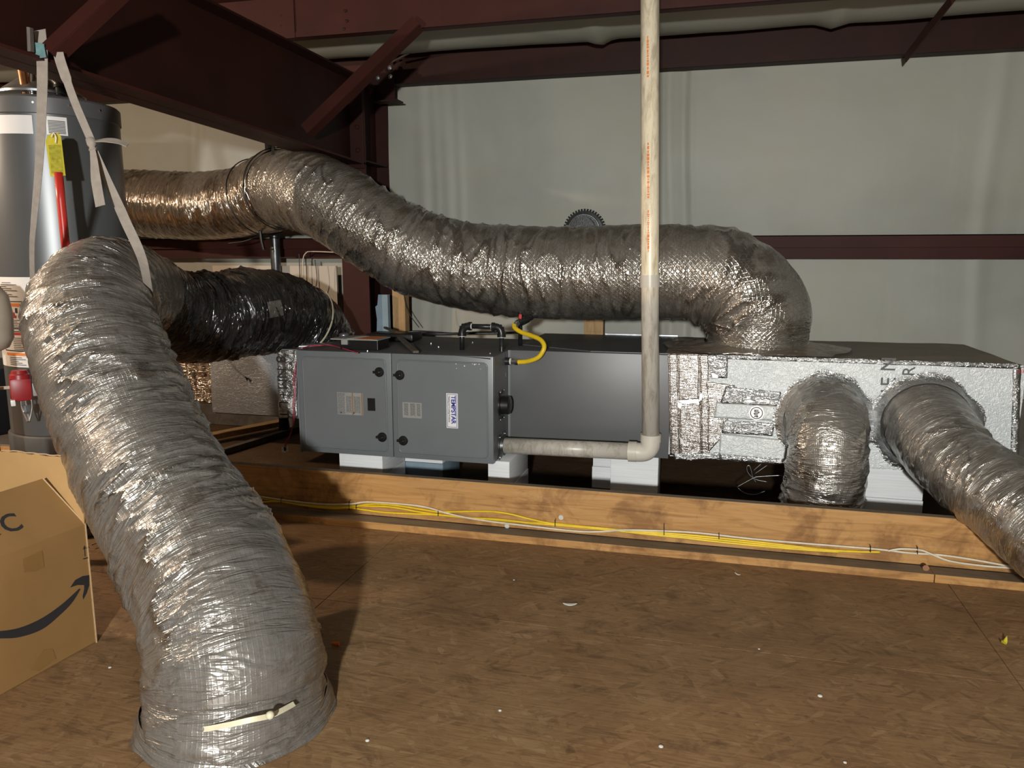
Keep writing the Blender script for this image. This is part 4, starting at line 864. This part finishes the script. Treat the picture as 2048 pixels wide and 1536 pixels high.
o = build(MB().box((-.83, 5.15, .84), (-.70, 5.2, .98), bev=.002).box((-.83, 5.15, 0), (-.70, 5.2, .84)), 'wood_block', 'stud'); tag(o, 'short wood post end visible below the big duct beside the white pipe', 'wood block')
o = build(MB().tube([(-2.915, 4.80, 0), (-3.10, 5.12, 1.5), (-3.10, 5.12, 2.7)] if False else [(-3.12, 5.12, 0), (-3.12, 5.12, 2.75)], .036, 20), 'dark_pipe', 'dark_galv', None, True); tag(o, 'dark vertical pipe behind the ducts, left of the red column', 'pipe')
for px_, lb in ((((598, 505), (600, 560), (601, 600)), 'leftmost thin dark wire hanging on the off-white sheet'), (((611, 500), (613, 540), (616, 610)), 'middle thin dark wire hanging on the off-white sheet'),
                (((630, 520), (634, 560), (628, 595), (645, 604), (664, 618), (670, 635), (663, 650)), 'curling dark wire hanging on the off-white sheet'), (((808, 590), (812, 612), (820, 630), (838, 655)), 'thin dark wire hanging from the wooden stud')):
    wire('hanging_wire', [PY(u, v, 5.1) for u, v in px_], .003, 'black', lb, 'thin hanging wires')
wire('hanging_wire', [PY(u, v, 4.98) for u, v in ((606, 560), (606, 520), (612, 506), (625, 503), (680, 505))], .0035, 'white_cable', 'pale wire looped over the girt left of the column', 'thin hanging wires')
# hanger strap of the supply duct
hg = thing('hanger_strap', PY(545, 280, 4.55), 'black hanger strap dropping from the beam over the big duct', 'strap')
build(MB().ribbon([PY(549, 262, 4.42), PY(545, 310, 4.38), PY(539, 360, 4.36), PY(537, 400, 4.38)], .020, (0, -1, 0), .003), 'strap', 'black', hg)
build(MB().ribbon([PY(511, 330, 4.40), PY(524, 348, 4.38), PY(536, 366, 4.37)], [.03, .024, .014], (0, -1, 0), .003), 'loose_end', 'black', hg)
wire('black_strap_tail', [PY(u, v, 4.7) for u, v in ((512, 440), (520, 460), (523, 480), (528, 500))], .011, 'black', 'black strap tail hanging below the duct by the dark pipe', None, 6, 'strap')
wire('black_line', [PY(u, v, 4.9) for u, v in ((455, 487), (490, 482), (520, 470), (545, 462), (556, 466))], .005, 'black', 'thin black line stretched under the rear duct', None, 6, 'wire')
# tangle of dark wire under the plenum
tg = thing('wire_tangle', PY(1520, 960, 4.25), 'tangle of thin metal hanger wires under the plenum', 'wire')
for px_ in (((1474, 974), (1505, 957), (1520, 953), (1580, 950)), ((1535, 964), (1510, 958), (1496, 945), (1494, 933), (1500, 933), (1506, 955), (1512, 964)), ((1507, 941), (1522, 928)), ((1509, 948), (1535, 930)), ((1476, 976), (1490, 986), (1510, 989), (1530, 982))):
    build(MB().tube(spline([tuple(PY(u, v, 4.25)) for u, v in px_], 6), .0022, 6), 'wire', 'galv', tg, True)
# loose lumber at the left on the floor
for (p0, p1, wd, ht, mt, lb) in ((PZ(395, 878, .05), PZ(600, 838, .05), .09, .04, 'stud', 'tan lumber scrap on the floor below the grey return box'), (PZ(440, 905, .02), PZ(620, 850, .02), .05, .04, 'grey_wood', 'dark lumber scrap on the floor in front of the tan one')):
    o = build(MB().bar(p0, p1, wd, ht, (0, 0, 1), .002), 'lumber_scrap', mt); tag(o, lb, 'wood scrap')
o = build(MB().box((-5.9, 4.5, 0), (-5.2, 5.1, .5), bev=.01), 'storage_bin', 'navy', None, 'auto'); tag(o, 'dark blue bin far left behind the water heater', 'bin')
o = build(MB().bar(PZ(-120, 900, .03), PZ(160, 858, .03), .25, .03, (0, 0, 1), .002), 'loose_board', 'grey_wood'); tag(o, 'grey board lying on the floor behind the cardboard box', 'board')
# beige jug at the left frame edge
jg = MB(); jc = PD(-45, 640, 3.25)
jg.lathe((jc.x, jc.y, jc.z-.14), (0, 0, 1), [(0, .06), (.02, .105), (.06, .125), (.16, .13), (.24, .12), (.29, .085), (.30, .03)], 28)
jt = thing('plastic_tank', (jc.x, jc.y, jc.z-.14), 'beige rounded plastic tank at the left frame edge in front of the water heater', 'tank')
build(jg, 'shell', 'beige', jt, True); build(MB().tube([(jc.x, jc.y, 0), (jc.x, jc.y, jc.z-.13)], .03, 12), 'stand_pipe', 'dark_galv', jt, True)

# ============================================================ WATER HEATER
HC = V((-3.12, 3.19, 0)); HR = .298
wh = thing('water_heater', tuple(HC), 'tall graphite grey tank water heater at the left', 'water heater')
jac = build(MB().lathe(HC, (0, 0, 1), [(.50, HR), (1.985, HR)], 96, False), 'jacket', 'jacket', wh, True)
build(MB().lathe(HC, (0, 0, 1), [(.03, .31), (.49, .31), (.498, HR)], 96), 'base_skirt', plain('skirt_dark', (.045, .045, .043), .6, 0, .2, 6), wh, True, 'dull dark lower skirt')
build(MB().lathe(HC, (0, 0, 1), [(0, .36), (.05, .37), (.05, .365), (.012, .355)], 64), 'drain_pan', 'dark_galv', wh, 'auto')
build(MB().lathe(HC, (0, 0, 1), [(1.975, HR+.002), (1.978, HR+.006), (2.045, HR+.006), (2.055, HR-.004), (2.065, HR-.05), (2.07, .02)], 96), 'top_cap', 'coil', wh, 'auto')
aC = atan2(-HC.y, -HC.x)
def hpt(phi, z, dr=0.0): a = aC + R(phi); return V((HC.x+cos(a)*(HR+dr), HC.y+sin(a)*(HR+dr), z))
def hpatch(p0, p1, z0, z1, dr, mat, nm, par, lab=None, n=16): 
    o = build(MB().grid(lambda a, b: hpt(p0+(p1-p0)*a, z0+(z1-z0)*b, dr), n, 2), nm, mat, par, True, lab); return o
for ph in (-62, -50, -12, 15, 42): build(MB().lathe(hpt(ph, 2.02, .005), hpt(ph, 0, 1)-hpt(ph, 0, 0), [(0, .006), (.004, .005)], 8), 'screw', 'bright', jac)
# phi>0 = to the right in view (counter-clockwise seen from above)
hpatch(-70, -14, 1.885, 1.965, .002, 'white_label', 'glossy_label', wh, 'wide white label under the cap'); sl = hpatch(-4, 12, 1.885, 1.965, .002, 'white_label', 'spec_label', wh, 'small printed label')
for k in range(9): hpatch(-2.5, 10.5, 1.892+k*.0065, 1.896+k*.0065, .003, 'ink_grey', 'printed_lines', sl)
wl = hpatch(-80, -22, .83, 1.25, .0022, 'white_label', 'warning_label', wh, 'tall white warning label with orange and red bars')
def hrect(p0, p1, z0, z1, mat, nm='printed_panel', dr=.003): return hpatch(p0, p1, z0, z1, dr, mat, nm, wl)
for z0, z1 in ((1.01, 1.14), (.905, 1.0)): hrect(-66, -33, z0, z1, 'ink', 'panel_border', .0028); hrect(-64.5, -34.5, z0+.005, z1-.005, 'white_label', 'panel_field', .0034)
hrect(-64, -35, 1.115, 1.13, 'ink_orange', 'orange_bar', .004); hrect(-64, -35, .982, .993, 'ink_red', 'red_bar', .004); hrect(-64, -35, .885, .897, 'ink_orange', 'orange_bar', .004)
for k in range(5): hrect(-60, -40-(k % 2)*5, 1.018+k*.008, 1.021+k*.008, 'ink_grey', 'printed_lines', .004)
for k in range(7): hrect(-52, -37-(k % 3)*3, .915+k*.0085, .918+k*.0085, 'ink_grey', 'printed_lines', .004)
for k in range(5): hrect(-60, -40-(k % 3)*4, .84+k*.0085, .843+k*.0085, 'ink_grey', 'printed_lines', .004)
for k in range(8): hrect(-64+((k*7) % 5), -42-(k % 3)*6, 1.16+k*.009, 1.163+k*.009, 'ink_grey', 'printed_lines', .004)
flm = MB(); fpts = [(-55, 1.062), (-46, 1.062), (-45.5, 1.075), (-47, 1.07), (-47.5, 1.09), (-49, 1.08), (-50.5, 1.10), (-52, 1.078), (-53.5, 1.085), (-54, 1.07)]
flm.prism([hpt(a, z, .004) for a, z in fpts], (hpt(-50, 0, .001)-hpt(-50, 0, 0))); build(flm, 'flame_symbol', 'ink_red', wl)
hrect(-46, -43.5, 1.085, 1.108, 'ink', 'figure_symbol', .004)
# yellow tag and red tube
tg_ = thing('yellow_tag', tuple(PD(112, 310, 3.20)), 'yellow printed tag hanging on the front of the water heater', 'tag')
def tq(u, v): return PD(u, v, 3.31)
build(MB().prism([tq(95, 272), tq(103, 266), tq(116, 266), tq(122, 273), tq(131, 351), tq(101, 353), tq(91, 282)], (0, .0012, 0)), 'card', 'yellow_tag', tg_)
build(MB().prism([tq(97, 290)-V((0, .001, 0)), tq(121, 289)-V((0, .001, 0)), tq(127, 345)-V((0, .001, 0)), tq(103, 347)-V((0, .001, 0))], (0, .0004, 0)), 'print', plain('olive_print', (.34, .32, .02), .5, 0, .3, 60), tg_)
build(MB().tube(spline([tuple(PD(u, v, 3.29)) for u, v in ((103, 274), (107, 266), (112, 274), (111, 286))], 5), .0025, 6), 'tie', 'white_plastic', tg_, True)
o = build(MB().tube([PD(117, 345, 3.305), PD(122, 400, 3.32), PD(130, 480, 3.34), PD(140, 560, 3.36)], .0175, 20), 'red_pipe', 'red_plastic', None, True); tag(o, 'bright red pipe down the front of the water heater', 'pipe')
# gas control
gc = thing('gas_control', tuple(PD(42, 775, 3.5)), 'red gas control valve on the left front of the water heater', 'valve')
p = PD(42, 778, 3.47); ax = (V((0, 0, EYE))-V((p.x, p.y, EYE))).normalized(); sd = V((-ax.y, ax.x, 0))
def gbox(du, dz, w_, h, dep, mat, nm, bev=.006, back=.02):
    c = p + sd*du + V((0, 0, dz)); m = Matrix(((sd.x, -ax.x, 0, c.x), (sd.y, -ax.y, 0, c.y), (0, 0, 1, c.z), (0, 0, 0, 1)))
    return build(MB().box((-w_/2, -dep, -h/2), (w_/2, back, h/2), m, bev), nm, mat, gc, 'auto')
sd = -sd if sd.dot(_R) < 0 else sd
gbox(0, 0, .085, .105, .035, 'valve_red', 'body', .018, .05); build(MB().lathe(p+V((0, 0, .05))+ax*.01, (0, 0, 1), [(0, .042), (.018, .04), (.022, .034), (.036, .03), (.038, .01)], 24), 'dial', 'valve_red', gc, 'auto')
gbox(.008, .075, .016, .012, .03, 'yellow', 'pilot_button', .002, 0); gbox(.058, -.005, .03, .06, .02, 'label_grey', 'side_module', .004, .04); gbox(-.035, -.055, .018, .026, .045, 'white_plastic', 'white_clip', .002, 0)
for k, (da, db) in enumerate(((-.005, .012), (.012, .018), (.035, .018))):
    a = p + sd*da + V((0, 0, -.05)); b2 = p + sd*db + V((0, 0, -.155)); build(MB().tube(spline([tuple(a), tuple(a.lerp(b2, .4)+sd*(.006*(k-1))), tuple(b2)], 6), .0035, 8), 'gas_tube', 'bright', gc, True)
gbox(-.10, .01, .16, .014, 0, 'beige', 'supply_tube', .004, .014)
build(MB().lathe(p-V((0, 0, .075))+sd*.012, (0, 0, -1), [(0, .012), (.03, .012), (.04, .008)], 8), 'nut', 'galv', gc)
# fittings on top
ft = thing('pipe_fittings', tuple(PD(60, 170, 3.6)), 'copper, brass and dark plumbing fittings on top of the water heater', 'fittings')
def fq(u, v, d=3.62): return PD(u, v, d)
build(MB().tube([fq(50, 192), fq(48, 170), fq(45, 128)], .009, 10), 'copper_riser', 'copper', ft, True); build(MB().tube([fq(50, 172, 3.6), fq(44, 136, 3.6)], .020, 12).tube([fq(44, 136, 3.6), fq(42, 127, 3.6)], .011, 10), 'wrapped_valve', 'copper', ft, 'auto', 'copper sleeve wrapped in a paper tag')
build(MB().tube(spline([tuple(fq(*q)) for q in ((65, 192), (64, 160), (66, 138), (80, 128))], 5), .014, 12), 'flex_connector', 'bright', ft, True)
build(MB().tube(spline([tuple(fq(*q)) for q in ((122, 190), (122, 172), (112, 160), (96, 150))], 5), .026, 16).tube([fq(122, 172), fq(122, 178)], .032, 16), 'dark_elbow', 'black_iron', ft, 'auto'); build(MB().tube([fq(121, 184), fq(122, 190)], .020, 12), 'brass_nut', 'galv', ft)
build(MB().lathe(fq(85, 196, 3.75), (0, 0, 1), [(0, .19), (.01, .19), (.10, .07), (.12, .06), (.3, .06)], 40), 'draft_hood', 'galv', ft, 'auto', 'conical metal draft hood')

# ============================================================ HANGING STRAPS
hs2 = thing('hanging_strap', tuple(PD(95, 110, 2.75)), 'grey webbing strap looped from the beam, holding up the fat duct', 'strap')
def sp3(L): return spline([tuple(PD(u, v, d)) for u, v, d in L], 8)
L1 = sp3(((80, 60, 2.72), (84, 112, 2.72), (84, 200, 2.80), (78, 330, 2.86), (68, 440, 2.92), (64, 500, 2.98), (66, 600, 3.15)))
w1 = [.042 if i < 12 else max(.022, .046-.0009*(i-8)) for i in range(len(L1))]
build(MB().ribbon(L1, w1, (.2, -1, 0), .002), 'left_run', 'webbing', hs2)
build(MB().ribbon(sp3(((78, 86, 2.69), (80, 100, 2.70), (83, 116, 2.705))), .036, (.2, -1, 0), .003), 'stained_part', 'webbing_teal', hs2, False, 'teal stained stretch at the beam')
L2 = sp3(((116, 104, 2.71), (124, 132, 2.73), (150, 205, 2.78), (183, 282, 2.83)))
build(MB().ribbon(L2, [.030+.008*(i < 12) for i in range(len(L2))], (.2, -1, 0), .002), 'right_run', 'webbing', hs2)
L3 = sp3(((185, 288, 2.83), (215, 360, 2.86), (250, 440, 2.92), (285, 520, 3.0), (300, 600, 3.2)))
build(MB().ribbon(L3, [.016+.022*min(1, i/14) for i in range(len(L3))], (.3, -1, .1), .002), 'lower_run', 'webbing', hs2)
build(MB().lathe(PD(183, 286, 2.825), (.4, -.3, -1), [(-.022, .006), (-.014, .018), (.008, .016), (.018, .010), (.03, .014)], 14), 'knot', 'webbing', hs2, True)
L4 = sp3(((186, 283, 2.82), (210, 280, 2.80), (235, 283, 2.79), (255, 291, 2.80)))
build(MB().ribbon(L4, [.010+.022*sin(min(1, i/18)*pi*.75) for i in range(len(L4))], (0, -.6, 1), .003), 'bow_loop', 'webbing', hs2)
L5 = sp3(((184, 292, 2.82), (188, 320, 2.81), (192, 360, 2.80), (201, 412, 2.79)))
build(MB().ribbon(L5, [.018+.02*min(1, i/16) for i in range(len(L5))], (.2, -1, 0), .002), 'loose_tail', 'webbing', hs2)
o = build(MB().bar(PD(60, 55, 2.66), PD(62, 104, 2.68), .012, .022, (.2, -1, 0), .002), 'beam_clamp', 'grey_wood'); tag(o, 'rusty clamp gripping the beam flange above the strap', 'clamp')

# ============================================================ CARDBOARD BOX
C0 = V((-2.056, 2.085, 0)); dF = (V((-2.087, 1.728, 0))-C0).normalized(); nF = V((-dF.y, dF.x, 0)); nF = nF if nF.x > 0 else -nF; dB = -nF
BH = .437; LF, LB = .72, .52; t_ = .005
bx = thing('cardboard_box', tuple(C0+dF*LF/2+dB*LB/2), 'open brown cardboard box with a black curved arrow, left foreground', 'box')
def wallp(a, d, L, n, h0, h1, mat_in='card_in', nm='side_panel', lab=None):
    o = build(MB().prism([a+V((0, 0, h0)), a+d*L+V((0, 0, h0)), a+d*L+V((0, 0, h1)), a+V((0, 0, h1))], n*-.0025), nm, 'card', bx, False, lab)
    build(MB().prism([a+V((0, 0, h0))-n*.0026, a+d*L+V((0, 0, h0))-n*.0026, a+d*L+V((0, 0, h1))-n*.0026, a+V((0, 0, h1))-n*.0026], n*-.0022), 'inner_liner', mat_in, o); return o
fp = wallp(C0, dF, LF, nF, .002, BH, nm='front_panel', lab='front face with the black curved arrow')
wallp(C0, dB, LB, -dF, .002, BH); wallp(C0+dF*LF, dB, LB, dF, .002, BH); wallp(C0+dB*LB, dF, LF, -nF, .002, BH)
build(MB().prism([C0+V((0, 0, .001)), C0+dF*LF+V((0, 0, .001)), C0+dF*LF+dB*LB+V((0, 0, .001)), C0+dB*LB+V((0, 0, .001))], (0, 0, .004)), 'bottom_panel', 'card', bx)
# far flap standing up (inner face seen), torn top edge
nb = -dF
def farp(u, v): return PP(u, v, C0, nb)
e0, e1 = C0+V((0, 0, BH)), farp(163, 917); hT = e1.z
pts = [C0+V((0, 0, BH)), e1]; xx = e1.copy(); far_end = C0+dB*LB
n_ = 26
for k in range(1, n_+1):
    f = k/n_; q = e1.lerp(V((far_end.x, far_end.y, hT-.01)), f); q.z += random.uniform(-.002, .004) if k > 6 else 0; pts.append(q)
pts.append(far_end+V((0, 0, BH)))
ff = build(MB().prism(pts, nb*-.002), 'far_flap', 'card', bx, False, 'tall far flap standing upright with a torn edge'); build(MB().prism([q-nb*.0021 for q in pts], nb*-.002), 'inner_liner', 'card_in', ff)
torn = [farp(4+k*8, 901+k*.75+random.uniform(-2, 1)) - nb*.001 for k in range(16)]
build(MB().tube(torn, .0022, 5), 'torn_edge', 'card_edge', ff)
# narrow side flap, folded inward against far flap: shaded tan leaf
sf = [PP(180, 1063, C0, nb)-nb*-.0, PP(113, 958, C0, nb), PP(170, 980, C0, nb)]
# front flap leaning inwards (the one with lettering)
eA = C0+V((0, 0, BH)); eB = C0+dF*LF+V((0, 0, BH)); tilt = R(48)
upv = (V((0, 0, 1))*sin(tilt)+dB*cos(tilt)).normalized(); nfl = dF.cross(upv).normalized()
if nfl.dot(EYEP-eA) < 0: nfl = -nfl
def flp(u, v): return PP(u, v, eA, nfl)
q1 = flp(86, 957); q2 = flp(0, 984)
q3 = q1 + (q2-q1).normalized()*.62
fpts_ = [eA, eB, q3, q1]
fl_ = build(MB().prism(fpts_, nfl*-.004), 'front_flap', 'card', bx, False, 'front flap folded back, with black lettering')
build(MB().tube([q1, eA], .0026, 5), 'flap_edge', 'card_edge', fl_)
xd = (flp(50, 1040)-flp(0, 1056)).normalized(); yd = nfl.cross(xd).normalized()
yd = yd if yd.z > 0 else -yd
text('flap_lettering', 'PC', .092, flp(-18, 1078)+nfl*.0008, xd, yd, 'ink', fl_, .0012)
build(MB().prism([flp(-10, 1068)+nfl*.0006, flp(3, 1068)+nfl*.0006, flp(-2, 1072)+nfl*.0006], nfl*.0004), 'flap_mark', 'ink', fl_)
# right side small flap folded in
rs = [eA, PP(163, 918, C0, nb)+nb*.0, ]
gflap = build(MB().prism([eA+nb*.004, PP(172, 985, C0, nb)+nb*.004, PP(113, 960, C0, nb)+nb*.02, PP(120, 990, C0, nb)+nb*.03], nb*.002), 'side_flap', 'card', bx)
build(MB().lathe(PP(137, 981, C0, nb)+nb*.022, nb, [(-.004, .003), (0, .006), (.005, .004)], 10), 'foam_bead', 'foam', gflap, True)
# printing on the front face: curved arrow, two small up arrows, tape
def frp(u, v): return PP(u, v, C0, nF) + nF*.0006
def curve_strip(top, bot, n=10):
    T, B = spline([frp(*q).to_tuple() for q in top], n), spline([frp(*q).to_tuple() for q in bot], n); m = MB(); k = min(len(T), len(B))
    m.add([V(x) for x in T[:k]] + [V(x) for x in B[:k]], [(i, i+1, k+i+1, k+i) for i in range(k-1)]); return m
build(curve_strip(((-90, 1255), (-40, 1262), (0, 1262), (40, 1255), (80, 1238), (115, 1215), (140, 1194), (158, 1177)), ((-90, 1266), (-40, 1277), (0, 1277), (40, 1274), (85, 1258), (122, 1228), (145, 1204), (161, 1178))), 'printed_arrow_curve', 'ink', fp)
hd = [(140, 1175), (150, 1160), (165, 1152), (178, 1150), (178, 1170), (173, 1186), (166, 1199), (165, 1192), (168, 1178), (168, 1170), (155, 1170)]
build(MB().prism([frp(*q) for q in hd], nF*.0004), 'printed_arrow_head', 'ink', fp)
am = MB()
for u in (168.5, 175.5):
    d = -(u-168)*.25
    am.prism([frp(u-.6, 1094+d), frp(u+.6, 1094+d), frp(u+1.4, 1095+d+2), frp(u+1.4, 1094+d+1), frp(u+1.4, 1114+d), frp(u+.2, 1114+d), frp(u+.2, 1100+d)], nF*.0004) if False else None
    am.prism([frp(u-.4, 1096+d), frp(u+.9, 1096+d), frp(u+1.8, 1113+d), frp(u+.5, 1113+d)], nF*.0004); am.prism([frp(u-3, 1099+d), frp(u-.2, 1091+d), frp(u+3, 1097+d)], nF*.0004)
am.prism([frp(166, 1117), frp(178.5, 1113.5), frp(178.7, 1115.5), frp(166.2, 1119)], nF*.0004)
build(am, 'this_way_up_arrows', 'ink', fp)
def tp(q, nm, mt='pack_tape'): return build(MB().prism([frp(*x)+nF*.0003 for x in q], nF*.0003), nm, mt, fp, False, 'clear tape remnant')
tp(((45, 1118), (84, 1101), (88, 1135), (70, 1143), (48, 1145)), 'clear_tape'); tp(((60, 1340), (85, 1300), (105, 1298), (112, 1318), (78, 1342)), 'clear_tape')
build(MB().bar(C0+nF*.001, C0+nF*.001+V((0, 0, BH)), .0035, .003, nF), 'corner_edge', 'card_edge', bx)

# ============================================================ SMALL LITTER ON THE FLOOR
def flake(u, v, L, wd, rot, mat, nm, lab, cat='debris', th=.002, g=None, curl=.004):
    c = PZ(u, v, 0); r = R(rot); d = V((cos(r), sin(r), 0)); s = V((-sin(r), cos(r), 0))
    def fn(a, b):
        f = sin(pi*min(1, a*1.02))**.6; return c + d*(L*(a-.5)) + s*(wd*(b-.5)*f) + V((0, 0, .0015+curl*(2*a-1)**2+.5*th*(b > .5)))
    o = build(MB().grid(fn, 8, 3), nm, mat, None, True); o.modifiers.new('t', 'SOLIDIFY').thickness = th
    tag(o, lab, cat, g)
flake(1140, 1210, .055, .020, 12, 'paper', 'dry_leaf', 'pale leaf-like scrap lying on the middle of the flake board floor')
flake(2008, 1288, .05, .016, 55, 'yellow_tag', 'wood_shaving', 'yellowish curled shaving on the floor at the right edge', curl=.02)
flake(1475, 1150, .03, .004, -40, 'white_plastic', 'wood_splinter', 'thin white splinter on the floor below the sill')
for (u, v, L, lb) in ((1000, 1421, .016, 'small white chip on the floor, lower middle'), (1322, 1493, .020, 'round white chip on the floor nearest the bottom edge'), (735, 1481, .018, 'pale chip on the floor right of the duct foot'), (220, 1335, .016, 'tiny white chip on the floor beside the cardboard box'),
                    (1028, 1160, .012, 'tiny pale chip on the floor beneath the sill, middle'), (1640, 1392, .022, 'thin pale sliver on the floor, right of middle'), (1518, 1298, .012, 'tiny chip lying on the floor seam'), (1690, 1525, .014, 'pale chip at the bottom edge, right of middle')):
    c = PZ(u, v, 0); o = build(MB().lathe(c, (0, 0, 1), [(0, L*.38), (L*.12, L*.33), (L*.2, L*.15)], 7), 'floor_chip', 'paper', None, True); o.scale = (1, 1, 1); tag(o, lb, 'debris', 'pale chips on the floor')
c = PZ(671, 1292, 0); o = build(MB().tube([c+V((-.013, 0, .008)), c+V((.013, .004, .008))], [.005, .008], 10), 'wire_nut', 'orange', None, 'auto'); tag(o, 'small orange wire connector on the floor right of the fat duct', 'wire connector')
o = build(MB().tube([PZ(182, 1090, .02), PZ(215, 1078, .02)], .004, 6), 'stick', 'card_edge'); tag(o, 'thin stick poking out between the box and the fat duct', 'stick')
